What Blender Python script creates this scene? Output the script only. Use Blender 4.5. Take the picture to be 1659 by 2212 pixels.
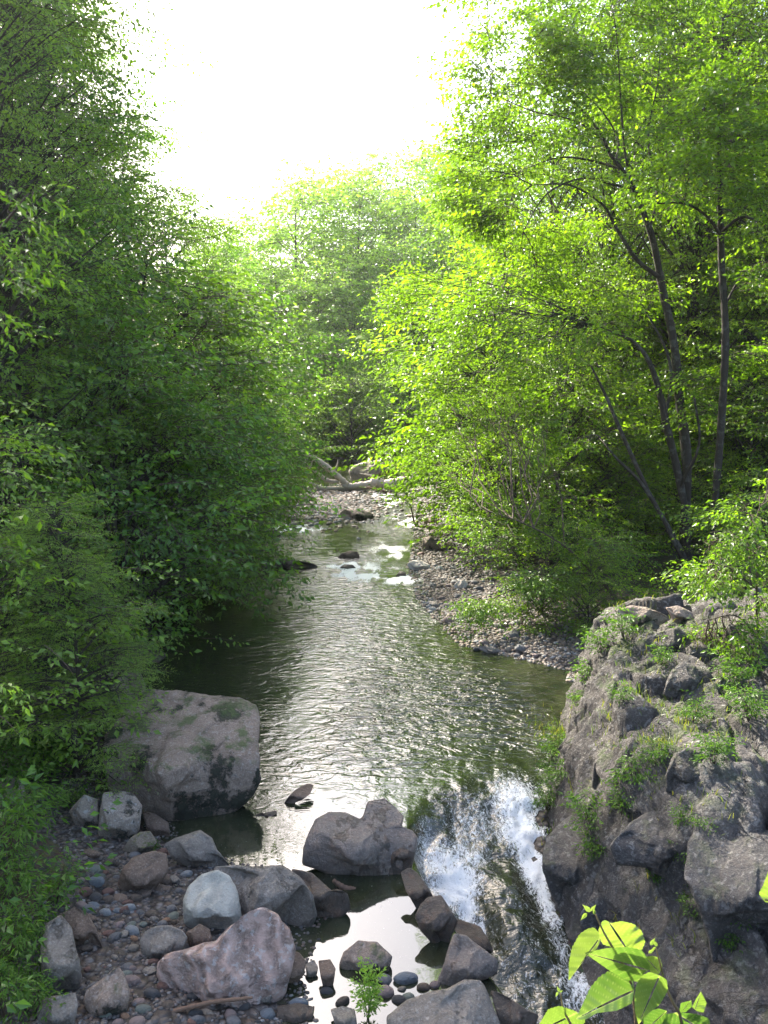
import bpy, math, random
import numpy as np
from mathutils import Vector
R = math.radians
SC = bpy.context.scene
for o in list(bpy.data.objects): bpy.data.objects.remove(o)

# ------------------------------------------------------------------ camera, sky, sun, exposure
CAMZ = 7.0; PITCH = 8.4; F = 1790.0; CU, CV = 829.5, 1106.0     # picture measured on a 1659 x 2212 grid
cam = bpy.data.cameras.new('camera'); camo = bpy.data.objects.new('camera', cam); SC.collection.objects.link(camo)
camo.location = (0, 0, CAMZ); camo.rotation_euler = (R(90 - PITCH), 0, 0)
cam.sensor_fit = 'VERTICAL'; cam.sensor_height = 24.0; cam.lens = 24.0 * F / 2212.0
cam.clip_start = 0.05; cam.clip_end = 3000
SC.camera = camo
SUN_EL, SUN_AZ = 39.0, -34.0
w = bpy.data.worlds.new('World'); SC.world = w; w.use_nodes = True
nt = w.node_tree; st = nt.nodes.new('ShaderNodeTexSky'); st.sky_type = 'NISHITA'; st.sun_disc = False
st.sun_elevation = R(SUN_EL); st.sun_rotation = R(SUN_AZ); st.dust_density = 4.5; st.air_density = 1.0; st.ozone_density = 1.0
nt.links.new(st.outputs[0], nt.nodes['Background'].inputs[0]); nt.nodes['Background'].inputs[1].default_value = 0.15
sl = bpy.data.lights.new('sun', 'SUN'); sl.energy = 4.5; sl.angle = R(0.5); sl.color = (1.0, 0.93, 0.80)
so = bpy.data.objects.new('sun', sl); SC.collection.objects.link(so)
sd = Vector((math.sin(R(SUN_AZ)) * math.cos(R(SUN_EL)), math.cos(R(SUN_AZ)) * math.cos(R(SUN_EL)), math.sin(R(SUN_EL))))
so.rotation_euler = sd.to_track_quat('Z', 'Y').to_euler(); so.location = sd * 60
SC.view_settings.view_transform = 'Standard'; SC.view_settings.look = 'None'; SC.view_settings.gamma = 1
SC.view_settings.exposure = 2.22
SC.render.engine = 'CYCLES'
cy = SC.cycles
cy.max_bounces = 8; cy.diffuse_bounces = 5; cy.glossy_bounces = 3; cy.transmission_bounces = 5; cy.volume_bounces = 0
cy.transparent_max_bounces = 6; cy.caustics_reflective = False; cy.caustics_refractive = False; cy.sample_clamp_indirect = 6.0

# ------------------------------------------------------------------ picture <-> place
CP, SP = math.cos(R(PITCH)), math.sin(R(PITCH))
def ray(u, v):
    t = (CV - v) / F
    return np.array([(u - CU) / F, CP + t * SP, -SP + t * CP])
def G(u, v, z=0.0):
    d = ray(u, v); s = (z - CAMZ) / d[2]
    return d * s + np.array([0, 0, CAMZ])
def AT(u, v, y):                      # the point seen at (u, v) at distance y along the river
    d = ray(u, v); return d * (y / d[1]) + np.array([0, 0, CAMZ])
Z1 = lambda p: (p[0] * .3788, 1374.6 + p[1] * .3788)
Z2 = lambda p: (550 + p[0] * .3788, 1649.6 + p[1] * .3788)
Z3 = lambda p: (1099.8 + p[0] * .3373, 1256.9 + p[1] * .3373)
Z4 = lambda p: (549.9 + p[0] * .3788, 903.4 + p[1] * .3788)
Z8 = lambda p: (1099.8 + p[0] * .3373, 1846.0 + p[1] * .3373)

# ------------------------------------------------------------------ numeric noise
def _h(ix, iy, iz, seed):
    n = (ix.astype(np.int64) * 374761393 + iy.astype(np.int64) * 668265263 + iz.astype(np.int64) * 2147483647 + seed * 144665)
    n = (n ^ (n >> 13)) * 1274126177; n = n & 0x7fffffff
    n = (n ^ (n >> 16)) * 1103515245; n = (n & 0x7fffffff)
    return (n ^ (n >> 11)) % 65536 / 32768.0 - 1.0
def vnoise(p, seed=0):
    i = np.floor(p).astype(np.int64); f = p - i; f = f * f * f * (f * (f * 6 - 15) + 10)
    r = 0
    for dx in (0, 1):
        wx = f[:, 0] if dx else 1 - f[:, 0]
        for dy in (0, 1):
            wy = f[:, 1] if dy else 1 - f[:, 1]
            for dz in (0, 1):
                wz = f[:, 2] if dz else 1 - f[:, 2]
                r = r + wx * wy * wz * _h(i[:, 0] + dx, i[:, 1] + dy, i[:, 2] + dz, seed)
    return r
def fbm(p, oct=4, seed=0, lac=2.03, gain=.5, ridged=False):
    a = 1.0; s = 0; t = 0
    for o in range(oct):
        n = vnoise(p, seed + o * 17)
        if ridged: n = 1 - 2 * np.abs(n)
        s = s + a * n; t += a; a *= gain; p = p * lac + 13.7
    return s / t
def P3(x, y, z=0.0): return np.stack([x, y, np.zeros_like(x) + z], 1)
sst = lambda e0, e1, x: (lambda t: t * t * (3 - 2 * t))(np.clip((x - e0) / (e1 - e0), 0, 1))
def worley(x, y, px, py, warp=None):
    d = (x[:, None] - px[None]) ** 2 + (y[:, None] - py[None]) ** 2
    k = np.argpartition(d, 1, axis=1)[:, :2]; dd = np.take_along_axis(d, k, 1); o = np.argsort(dd, 1)
    k = np.take_along_axis(k, o, 1); dd = np.sqrt(np.take_along_axis(dd, o, 1))
    return k[:, 0], dd[:, 0], dd[:, 1]

# ------------------------------------------------------------------ mesh helpers
def link(o, parent=None):
    SC.collection.objects.link(o)
    if parent is not None: o.parent = parent
    return o
def mesh_np(name, V, Fc, mats, nside=3, smooth=True, matidx=None, attrs=None):
    """V (n,3), Fc (m,nside) -> mesh data"""
    me = bpy.data.meshes.new(name); V = np.ascontiguousarray(V, np.float32); Fc = np.ascontiguousarray(Fc, np.int32)
    me.vertices.add(len(V)); me.vertices.foreach_set('co', V.ravel())
    me.loops.add(Fc.size); me.loops.foreach_set('vertex_index', Fc.ravel())
    me.polygons.add(len(Fc)); me.polygons.foreach_set('loop_start', np.arange(0, Fc.size, nside, dtype=np.int32))
    me.polygons.foreach_set('use_smooth', np.full(len(Fc), smooth))
    for m in (mats if isinstance(mats, (list, tuple)) else [mats]): me.materials.append(m)
    if matidx is not None: me.polygons.foreach_set('material_index', np.ascontiguousarray(matidx, np.int32))
    for k, a in (attrs or {}).items():
        at = me.attributes.new(k, 'FLOAT', 'POINT'); at.data.foreach_set('value', np.ascontiguousarray(a, np.float32))
    me.update(calc_edges=True)
    return me
def obj(name, me, parent=None): return link(bpy.data.objects.new(name, me), parent)
def tag(o, label=None, cat=None, group=None, kind=None):
    if label: o['label'] = label
    if cat: o['category'] = cat
    if group: o['group'] = group
    if kind: o['kind'] = kind
    return o
def empty(name, loc, rz=0.0):
    o = link(bpy.data.objects.new(name, None)); o.location = loc; o.rotation_euler = (0, 0, rz); o.empty_display_size = .2
    return o
def copy_tree(o, parent=None):
    c = o.copy(); SC.collection.objects.link(c)
    if parent is not None: c.parent = parent
    for ch in o.children: copy_tree(ch, c)
    return c
class MB:
    """collects pieces of triangles"""
    def __init__(s): s.V = []; s.F = []; s.M = []; s.A = []; s.n = 0
    def add(s, V, Fc, m=0, a=0.0):
        V = np.asarray(V, float); Fc = np.asarray(Fc, int)
        s.V.append(V); s.F.append(Fc + s.n); s.M.append(np.full(len(Fc), m)); s.n += len(V)
        s.A.append(np.broadcast_to(np.asarray(a, float), (len(V),)))
    def tube(s, pts, rad, sides=6, m=0, a=0.0, cap=True):
        pts = np.asarray(pts, float); rad = np.asarray(rad, float); n = len(pts)
        T = np.gradient(pts, axis=0); T /= np.linalg.norm(T, axis=1)[:, None] + 1e-9
        ref = np.array([0, 0, 1.0]) if abs(T[:, 2]).mean() < .75 else np.array([1.0, 0, 0])
        A = np.cross(T, ref); A /= np.linalg.norm(A, axis=1)[:, None] + 1e-9; B = np.cross(T, A)
        th = np.arange(sides) * 2 * np.pi / sides
        V = pts[:, None] + rad[:, None, None] * (A[:, None] * np.cos(th)[None, :, None] + B[:, None] * np.sin(th)[None, :, None])
        V = V.reshape(-1, 3); f = []
        for i in range(n - 1):
            for j in range(sides):
                a0 = i * sides + j; a1 = i * sides + (j + 1) % sides; f += [(a0, a1, a1 + sides), (a0, a1 + sides, a0 + sides)]
        if cap:
            V = np.vstack([V, pts[:1], pts[-1:]]); c0 = n * sides
            for j in range(sides):
                k = (j + 1) % sides; f += [(c0, k, j), (c0 + 1, (n - 1) * sides + j, (n - 1) * sides + k)]
        s.add(V, f, m, a)
    def mesh(s, name, mats, smooth=True, attr='var'):
        return mesh_np(name, np.vstack(s.V), np.vstack(s.F), mats, 3, smooth, np.concatenate(s.M), {attr: np.concatenate(s.A)})
def spline(pts, n=8):
    """Catmull-Rom through rows (any number of columns)"""
    p = np.asarray(pts, float); p = np.vstack([2 * p[0] - p[1], p, 2 * p[-1] - p[-2]]); out = []
    for i in range(1, len(p) - 2):
        for t in np.arange(n) / n:
            out.append(.5 * ((2 * p[i]) + (-p[i - 1] + p[i + 1]) * t + (2 * p[i - 1] - 5 * p[i] + 4 * p[i + 1] - p[i + 2]) * t * t + (-p[i - 1] + 3 * p[i] - 3 * p[i + 1] + p[i + 2]) * t ** 3))
    out.append(p[-2]); return np.array(out)

# ------------------------------------------------------------------ materials
class NT:
    def __init__(s, name):
        s.m = bpy.data.materials.new(name); s.m.use_nodes = True; s.t = s.m.node_tree; s.t.nodes.clear(); s.out = s.n('OutputMaterial')
    def n(s, ty, **kw):
        x = s.t.nodes.new('ShaderNode' + ty)
        for k, v in kw.items():
            if hasattr(x, k): setattr(x, k, v)
        return x
    def L(s, a, b): s.t.links.new(a, b)
    def noise(s, vec, scale, detail=4, rough=.55, dist=0.0):
        x = s.n('TexNoise'); x.inputs['Scale'].default_value = scale; x.inputs['Detail'].default_value = detail
        x.inputs['Roughness'].default_value = rough; x.inputs['Distortion'].default_value = dist
        if vec is not None: s.L(vec, x.inputs['Vector'])
        return x.outputs['Fac']
    def ramp(s, fac, stops):
        x = s.n('ValToRGB'); e = x.color_ramp.elements
        while len(e) < len(stops): e.new(.5)
        for i, (p, c) in enumerate(stops): e[i].position = p; e[i].color = (*c, 1) if not isinstance(c, (int, float)) else (c, c, c, 1)
        s.L(fac, x.inputs[0]); return x.outputs[0]
    def mix(s, fac, a, b, mode='MIX'):
        x = s.n('Mix', data_type='RGBA', blend_type=mode)
        for v, i in ((fac, 0), (a, 6), (b, 7)):
            if hasattr(v, 'links'): s.L(v, x.inputs[i])
            elif isinstance(v, tuple): x.inputs[i].default_value = (*v, 1)
            else: x.inputs[i].default_value = v
        return x.outputs[2]
    def math(s, op, a, b=0.0, clamp=False):
        x = s.n('Math', operation=op); x.use_clamp = clamp
        for v, i in ((a, 0), (b, 1)):
            if hasattr(v, 'links'): s.L(v, x.inputs[i])
            else: x.inputs[i].default_value = v
        return x.outputs[0]
    def mapping(s, vec, scale=(1, 1, 1), rot=(0, 0, 0), loc=(0, 0, 0)):
        x = s.n('Mapping'); x.inputs['Scale'].default_value = scale; x.inputs['Rotation'].default_value = rot; x.inputs['Location'].default_value = loc
        s.L(vec, x.inputs['Vector']); return x.outputs[0]
    def bump(s, h, strength, dist, nrm=None):
        x = s.n('Bump'); x.inputs['Strength'].default_value = strength; x.inputs['Distance'].default_value = dist
        s.L(h, x.inputs['Height'])
        if nrm is not None: s.L(nrm, x.inputs['Normal'])
        return x.outputs[0]
    def bsdf(s, color, rough=.7, spec=.5, nrm=None, ior=None):
        x = s.n('BsdfPrincipled')
        if hasattr(color, 'links'): s.L(color, x.inputs['Base Color'])
        else: x.inputs['Base Color'].default_value = (*color, 1)
        if hasattr(rough, 'links'): s.L(rough, x.inputs['Roughness'])
        else: x.inputs['Roughness'].default_value = rough
        x.inputs['Specular IOR Level'].default_value = spec
        if ior: x.inputs['IOR'].default_value = ior
        if nrm is not None: s.L(nrm, x.inputs['Normal'])
        return x.outputs[0]
    def done(s, sh): s.L(sh, s.out.inputs[0]); return s.m

def leaf_mat(name, dark, mid, light, trans=.5, rough=.38, tmul=(2.0, 2.1, .5), spec=.5):
    k = NT(name); at = k.n('Attribute', attribute_name='var'); oi = k.n('ObjectInfo')
    f = k.math('ADD', at.outputs['Fac'], k.math('MULTIPLY', k.math('SUBTRACT', oi.outputs['Random'], .5), .18), True)
    c = k.ramp(f, [(0, dark), (.5, mid), (1, light)])
    p = k.bsdf(c, rough, spec)
    tr = k.n('BsdfTranslucent'); k.L(k.mix(1.0, c, tmul, 'MULTIPLY'), tr.inputs[0])
    mx = k.n('MixShader'); mx.inputs[0].default_value = trans; k.L(p, mx.inputs[1]); k.L(tr.outputs[0], mx.inputs[2])
    return k.done(mx.outputs[0])
def bark_mat(name, c1, c2, lich=0.0):
    k = NT(name); tc = k.n('TexCoord').outputs['Object']
    m = k.mapping(tc, (9, 9, 1.6)); n = k.noise(m, 2.2, 6, .65, .6)
    c = k.mix(n, c1, c2)
    if lich:
        l = k.ramp(k.noise(tc, 4.0, 5, .6), [(.52, 0.0), (.6, 1.0)]); c = k.mix(k.math('MULTIPLY', l, lich), c, (.33, .34, .30))
    return k.done(k.bsdf(c, .85, .3, k.bump(n, .8, .03)))
def rock_mat(name, c1, c2, c3=None, moss=0.0, spots=0.0, veins=0.0, rough=.72, grain=1.0, mosscol=(.035, .055, .012), band=0.0, spotcol=(.45, .44, .42), black=0.0, objcol=False, bumpd=.02):
    k = NT(name); tc = k.n('TexCoord').outputs['Object']; geo = k.n('NewGeometry'); wm = lambda q: None if q is None else (q[0] * 1.12, q[1] * 1.0, q[2] * .88)
    if not objcol and 'purple' not in name: c1, c2, c3 = wm(c1), wm(c2), wm(c3)
    big = k.noise(tc, 1.1, 5, .6, .8); c = k.mix(k.ramp(big, [(.3, 0.0), (.7, 1.0)]), c1, c2)
    mid = k.noise(tc, 5.5, 8, .72, .4)
    if c3: c = k.mix(k.math('MULTIPLY', k.ramp(mid, [(.5, 0.0), (.68, 1.0)]), .75), c, c3)
    if objcol: c = k.mix(1.0, c, k.n('ObjectInfo').outputs['Color'], 'MULTIPLY')
    fine = k.noise(tc, 42, 5, .7)
    c = k.mix(k.math('MULTIPLY', k.ramp(fine, [(.3, 1.0), (.6, 0.0)]), .45 * grain), c, (.02, .02, .02))
    c = k.mix(k.math('MULTIPLY', k.ramp(fine, [(.55, 0.0), (.75, 1.0)]), .35 * grain), c, (.55, .53, .5))
    h = k.math('ADD', k.math('MULTIPLY', mid, 1.0), k.math('MULTIPLY', fine, .25))
    if band:
        wv = k.n('TexWave'); wv.inputs['Scale'].default_value = 1.3; wv.inputs['Distortion'].default_value = 9; wv.inputs['Detail'].default_value = 5
        wv.inputs['Detail Scale'].default_value = 1.4; k.L(k.mapping(tc, (1, 1, 1), (.6, .4, .3)), wv.inputs['Vector'])
        c = k.mix(k.math('MULTIPLY', wv.outputs['Fac'], band), c, tuple(min(1, x * 1.9 + .06) for x in c1)); h = k.math('ADD', h, k.math('MULTIPLY', wv.outputs['Fac'], band * .9))
    if veins:
        vn = k.noise(k.mapping(tc, (2.6, 2.6, .5), (.5, .3, .9)), 1.6, 5, .6, .9); vk = k.ramp(k.noise(tc, 1.7, 3), [(.5, 0.0), (.62, 1.0)])
        c = k.mix(k.math('MULTIPLY', k.math('MULTIPLY', k.ramp(vn, [(.47, 0.0), (.5, 1.0), (.53, 0.0)]), vk), veins), c, (.42, .36, .31))
    ck = k.noise(k.mapping(tc, (1, 1, 2.2), (.9, .2, .5)), 1.3, 6, .62, 1.2); ckr = k.ramp(ck, [(.485, 0.0), (.5, 1.0), (.515, 0.0)]); ckr = k.math('MULTIPLY', ckr, k.ramp(k.noise(tc, .9, 2), [(.5, 0.0), (.6, 1.0)])); c = k.mix(k.math('MULTIPLY', ckr, .4), c, (.02, .018, .015)); h = k.math('SUBTRACT', h, k.math('MULTIPLY', ckr, .6))
    if spots:
        s2 = k.noise(tc, 13, 4, .6, .3); c = k.mix(k.math('MULTIPLY', k.ramp(s2, [(.56, 0.0), (.62, 1.0)]), spots), c, spotcol)
    if black:
        s3 = k.math('ADD', k.math('MULTIPLY', k.noise(tc, 1.3, 3, .5), .55), k.math('MULTIPLY', k.noise(tc, 6.5, 7, .8), .45)); b3 = k.ramp(s3, [(.528, 0.0), (.56, 1.0)]); c = k.mix(k.math('MULTIPLY', b3, black), c, (.018, .022, .012))
        h = k.math('ADD', h, k.math('MULTIPLY', b3, .3))
    if moss:
        sx = k.n('SeparateXYZ'); k.L(geo.outputs['Normal'], sx.inputs[0])
        mm = k.math('MULTIPLY', k.ramp(k.noise(tc, 2.3, 5, .65), [(.5, 0.0), (.6, 1.0)]), k.ramp(sx.outputs[2], [(.45, 0.0), (.8, 1.0)]))
        mm = k.math('MULTIPLY', mm, moss); mc = k.mix(fine, mosscol, tuple(x * 2.2 for x in mosscol)); c = k.mix(mm, c, mc); h = k.math('ADD', h, k.math('MULTIPLY', mm, .4))
    return k.done(k.bsdf(c, rough, .4, k.bump(h, 1.0, bumpd * 2.8)))

M_BARK = bark_mat('dark_bark', (.016, .013, .010), (.05, .04, .03), .1)
M_BARK2 = bark_mat('grey_bark', (.018, .014, .010), (.055, .044, .034), .12)
M_TWIG = bark_mat('twig_bark', (.045, .032, .022), (.10, .075, .05))
M_DRIFT = bark_mat('weathered_wood', (.32, .26, .21), (.58, .51, .45))
M_BROWNWOOD = bark_mat('brown_dead_wood', (.08, .045, .03), (.2, .13, .09))
M_LEFT = leaf_mat('leaf_deep_green', (.045, .082, .014), (.088, .165, .024), (.15, .26, .036), .48)
M_LEFT2 = leaf_mat('leaf_blue_green', (.035, .082, .019), (.072, .16, .03), (.125, .25, .042), .48)
M_RIGHT = leaf_mat('leaf_bright_green', (.045, .09, .010), (.09, .17, .015), (.16, .25, .022), .55)
M_FAR = leaf_mat('leaf_yellow_green', (.09, .17, .022), (.15, .27, .035), (.24, .36, .06), .5, tmul=(1.9, 2.0, .9))
M_NEEDLE = leaf_mat('needle_olive', (.07, .13, .025), (.13, .22, .035), (.2, .3, .055), .4)
M_HERB = leaf_mat('herb_leaf', (.03, .07, .012), (.06, .125, .02), (.10, .19, .03), .42, spec=.25)
M_GRASS = leaf_mat('grass_blade', (.04, .08, .02), (.09, .13, .03), (.17, .165, .06), .45)

# ------------------------------------------------------------------ the shape of the place
def edge(px):
    q = np.array([G(u, v)[:2] for u, v in px]); o = np.argsort(q[:, 1]); return q[o, 1], q[o, 0]
LY, LX = edge([(640, 2212), (620, 2120), (640, 2030), (690, 1940), (600, 1880), (450, 1850), (350, 1800), (300, 1700), (240, 1600), (255, 1500), (270, 1430), (330, 1350), (420, 1270), (500, 1220), (520, 1180), (535, 1100), (560, 1050), (560, 1010), (540, 985)])
RY, RX = edge([(1480, 2212), (1420, 2150), (1262, 2010), (1200, 1900), (1180, 1830), (1185, 1700), (1215, 1560), (1250, 1450), (1010, 1395), (925, 1310), (890, 1230), (905, 1180), (905, 1110), (880, 1065), (870, 1040), (800, 1008), (700, 992)])
LY = np.r_[0, LY, 100, 130]; LX = np.r_[LX[0] + .5, LX, -35, -70]
RY = np.r_[0, RY, 96, 130]; RX = np.r_[6.0, RX, -20, -60]
xl = lambda y: np.interp(y, LY, LX); xr = lambda y: np.interp(y, RY, RX)
# line of rocks that parts the still pool from the chute
CY, CX = edge([(1165, 2212), (1110, 2130), (1055, 2060), (1000, 1990), (950, 1920), (915, 1850), (905, 1790), (905, 1750)])
CY = np.r_[4, CY, 30]; CX = np.r_[CX[0] + .6, CX, 3.0]
def water_z(x, y):
    cw = .22 + 1.0 * sst(12.2, 13.6, y); ch = sst(-.1, 1, (x + .16 - np.interp(y, CY, CX)) / cw) * sst(14.2, 13.0, y)
    drop = np.interp(y, [0, 8.0, 9.5, 11.0, 11.9, 12.7, 13.6, 14.4], [-1.05, -1.0, -.85, -.62, -.45, -.3, -.08, 0])
    pool = -.03 * sst(13.6, 10.5, y)
    up = np.interp(y, [0, 28, 34, 60, 100], [0, 0, .10, .22, .3])
    return ch * drop + (1 - ch) * pool + up
def ground_z(x, y):
    dl = xl(y) - x; dr = x - xr(y); W = water_z(x, y)
    p = P3(x, y); n1 = fbm(p * .35, 4, 5); n2 = fbm(p * 1.7, 4, 9)
    bed = W - .5 * sst(0, 1.2, np.minimum(-dl, -dr)) - .03
    near = sst(14.6, 12.6, y)
    gl = near * (.07 * dl + .42 * np.maximum(0, dl - 2.9)) + (1 - near) * (.42 * np.minimum(dl, 3.5) + .2 * np.maximum(0, dl - 3.5))
    gl = np.minimum(gl, 9 + n1 * 2)
    cl = sst(19.5, 17.8, y)
    gr = (1 - cl) * (.075 * np.minimum(dr, 4.5) + .05 * np.clip(dr - 4.5, 0, 7) + .3 * np.maximum(0, dr - 11.5)) + cl * (-1.3 * sst(0, .3, dr) + 2.6 * sst(4.5, 6.5, dr) + .2 * np.maximum(0, dr - 6))
    gr = np.minimum(gr, 8 + n1 * 2)
    h = np.where(dl > 0, gl, np.where(dr > 0, gr, 0.0))
    far = np.maximum(0, y - 96 + np.clip(x, -30, 30) * .25) * .17; far = np.minimum(far, 14)
    land = np.clip(np.maximum(dl, dr) / .5, 0, 1)
    up = np.interp(y, [0, 28, 34, 60, 100], [0, 0, .10, .22, .3])
    rough = (n1 * .35 * np.clip(np.maximum(dl, dr) / 4, 0, 1) + n2 * .06)
    return np.where(land > 0, land * (h + far + up * 1.0 + .02) + (1 - land) * (W - .04) + rough * land, bed + n2 * .05)
_rw = np.random.RandomState(4)
WPX = _rw.uniform(1, 12, 420); WPY = _rw.uniform(3, 20, 420); WR = _rw.uniform(-1, 1, (420, 3))
def cliff_z(x, y):
    s = x - xr(y) + .12 * fbm(P3(x, y) * 1.2, 3, 77)
    H = np.interp(y, [4, 7, 9, 10, 11, 12.5, 14, 16.5, 18.0, 19.2], [1.2, 1.2, 1.3, 1.35, 1.6, 1.95, 2.35, 2.45, 2.1, -.3])
    k = np.interp(y, [4, 9, 12, 15, 19], [1.9, 1.8, 1.4, 1.3, 1.1])
    z = -1.6 + (H + 1.6) * (sst(-.25, 1, (s + .1) / k)) ** .8 + .10 * np.clip(s - k, 0, 9)
    q = P3(x, y); wx = x + .35 * fbm(q * .9, 3, 31); wy = y + .35 * fbm(q * .9, 3, 47)
    # blocks stretched along a tilted strike
    a = R(25); bx = (wx * math.cos(a) + wy * math.sin(a)); by = (-wx * math.sin(a) + wy * math.cos(a)) * .62
    cxp = WPX * math.cos(a) + WPY * math.sin(a); cyp = (-WPX * math.sin(a) + WPY * math.cos(a)) * .62
    i, d1, d2 = worley(bx, by, cxp, cyp)
    blk = WR[i, 0] * .16 + (bx - cxp[i]) * WR[i, 1] * .35 + (by - cyp[i]) * WR[i, 2] * .35
    crack = np.exp(-((d2 - d1) / .05) ** 2) * .13
    up = sst(0, .6, s)
    i2, e1, e2 = worley(wx * .75 + wy * .35, wy * .62 - wx * .2, WPX[:150] * .75 * 1.1 + WPY[:150] * .38, WPY[:150] * .66 - WPX[:150] * .22)
    dome = .55 * (1 - np.clip(e1 / .85, 0, 1) ** 2) + WR[i2, 0] * .16 - .38 * np.exp(-((e2 - e1) / .09) ** 2)
    nr = sst(11.8, 10.2, y); z = z + (blk * .9 - crack) * (.35 + .65 * up) * (1 - nr) + (dome + blk * .35 - crack * .5) * nr * (.25 + .75 * up)
    z = z + .16 * fbm(np.stack([wx * .9 + wy * .2, wy * .45, z * 0], 1) * 1.5, 4, 61, ridged=True) * (.3 + .7 * up)
    z = z + .06 * fbm(q * 3, 5, 3, ridged=True) + .02 * fbm(q * 11, 3, 8)
    return z
def surf(x, y):
    x = np.atleast_1d(np.asarray(x, float)); y = np.atleast_1d(np.asarray(y, float))
    z = np.maximum(ground_z(x, y), water_z(x, y)); s = x - xr(y)
    m = (y < 19.2) & (y > 4) & (s > -.3) & (s < 7)
    if m.any(): z[m] = np.maximum(z[m], cliff_z(x[m], y[m]))
    return z
def hit(u, v):
    d = ray(u, v); s = np.concatenate([np.linspace(3, 30, 900), np.linspace(30.1, 160, 900)])
    p = d[None] * s[:, None]; p[:, 2] += CAMZ; z = surf(p[:, 0], p[:, 1]); b = np.nonzero(p[:, 2] <= z)[0]
    return p[b[0]] if len(b) else p[-1]
def gz(x, y): return float(surf(x, y)[0])

# ------------------------------------------------------------------ ground
def fan(y0, y1, step, xa, xb, nx, fn):
    n = int(math.log(y1 / y0) / step); ys = y0 * np.exp(np.arange(n + 1) * step); t = np.linspace(0, 1, nx)
    X = xa(ys)[:, None] * (1 - t) + xb(ys)[:, None] * t; Y = np.repeat(ys[:, None], nx, 1)
    x = X.ravel(); y = Y.ravel(); z = fn(x, y); i = np.arange(n)[:, None] * nx + np.arange(nx - 1)[None]
    Fq = np.stack([i, i + 1, i + nx + 1, i + nx], -1).reshape(-1, 4)
    return np.stack([x, y, z], 1), Fq
k = NT('forest_floor'); tc = k.n('TexCoord').outputs['Object']
n1 = k.noise(tc, .6, 6, .65, .5); n2 = k.noise(tc, 9, 6, .7)
vo = k.n('TexVoronoi'); vo.inputs['Scale'].default_value = 14; k.L(tc, vo.inputs['Vector'])
c = k.mix(k.ramp(n1, [(.4, 0.0), (.6, 1.0)]), (.05, .036, .026), (.09, .07, .05)); c = k.mix(k.math('MULTIPLY', n2, .8), c, (.03, .045, .015))
c = k.mix(.35, c, vo.outputs['Color'], 'SOFT_LIGHT')
M_GROUND = k.done(k.bsdf(c, .9, .25, k.bump(k.math('ADD', n2, vo.outputs['Distance']), .8, .05)))
k = NT('shore_stones'); tc = k.n('TexCoord').outputs['Object']
vo = k.n('TexVoronoi'); vo.inputs['Scale'].default_value = 9; k.L(tc, vo.inputs['Vector'])
sp = k.n('SeparateColor'); k.L(vo.outputs['Color'], sp.inputs[0])
c = k.ramp(sp.outputs[0], [(0, (.05, .045, .042)), (.35, (.12, .11, .105)), (.6, (.17, .14, .12)), (.8, (.11, .07, .05)), (1, (.26, .26, .26))])
c = k.mix(k.ramp(vo.outputs['Distance'], [(.35, 0.0), (.6, 1.0)]), c, (.02, .016, .013)); c = k.mix(k.noise(tc, .8, 4), c, (.045, .034, .027))
M_SHORE = k.done(k.bsdf(c, .65, .4, k.bump(k.math('MULTIPLY', vo.outputs['Distance'], -1.0), 1.0, .09)))
V, Fq = fan(.8, 260, .0125, lambda y: -14 - 1.0 * y, lambda y: 14 + 1.0 * y, 520, ground_z)
cx_ = V[Fq].mean(1); sh = ((xl(cx_[:, 1]) - cx_[:, 0] > -.5) & (xl(cx_[:, 1]) - cx_[:, 0] < 3.2) & (cx_[:, 1] < 13.5)) | ((cx_[:, 0] - xr(cx_[:, 1]) > -.6) & (cx_[:, 0] - xr(cx_[:, 1]) < 4.6) & (cx_[:, 1] > 19) & (cx_[:, 1] < 90)) | ((xl(cx_[:, 1]) < cx_[:, 0]) & (xr(cx_[:, 1]) > cx_[:, 0]))
tag(obj('ground', mesh_np('ground', V, Fq, [M_GROUND, M_SHORE], 4, True, sh.astype(int))), kind='structure')

# ------------------------------------------------------------------ river
FOAM = [(1120, 1740, 70, 60, .75), (1040, 1780, 110, 60, .46), (1130, 1800, 60, 50, .95), (1150, 1870, 38, 70, 1.05), (1175, 1940, 20, 50, .8), (960, 1870, 70, 45, .75), (920, 1850, 30, 60, .5), (1000, 1840, 40, 40, .6),
        (985, 1915, 60, 50, 1.05), (1030, 1860, 60, 40, .6), (1010, 1960, 25, 40, .9), (1060, 1690, 120, 40, .2), (1090, 1770, 70, 40, .45), (1020, 1800, 80, 30, .25), (1190, 1970, 30, 60, .7), (1215, 2050, 40, 90, .45), (1120, 2060, 60, 150, .46), (1250, 2140, 60, 60, .6), (1380, 2170, 80, 50, .9), (1043, 2020, 8, 26, 1.0), (1320, 2080, 60, 50, .5),
        (800, 1240, 75, 16, 1.25), (860, 1252, 45, 10, 1.1), (760, 1222, 60, 9, .9), (640, 1143, 60, 10, 1.1), (845, 1190, 50, 26, .65), (830, 1080, 50, 22, .7), (570, 1090, 30, 34, .75), (880, 1125, 40, 18, .6), (620, 1080, 40, 20, .2), (700, 1105, 90, 12, .2), (850, 1120, 60, 30, .25), (560, 1170, 30, 30, .3), (610, 1160, 60, 12, .3), (1190, 1640, 40, 60, .2)]
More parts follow.
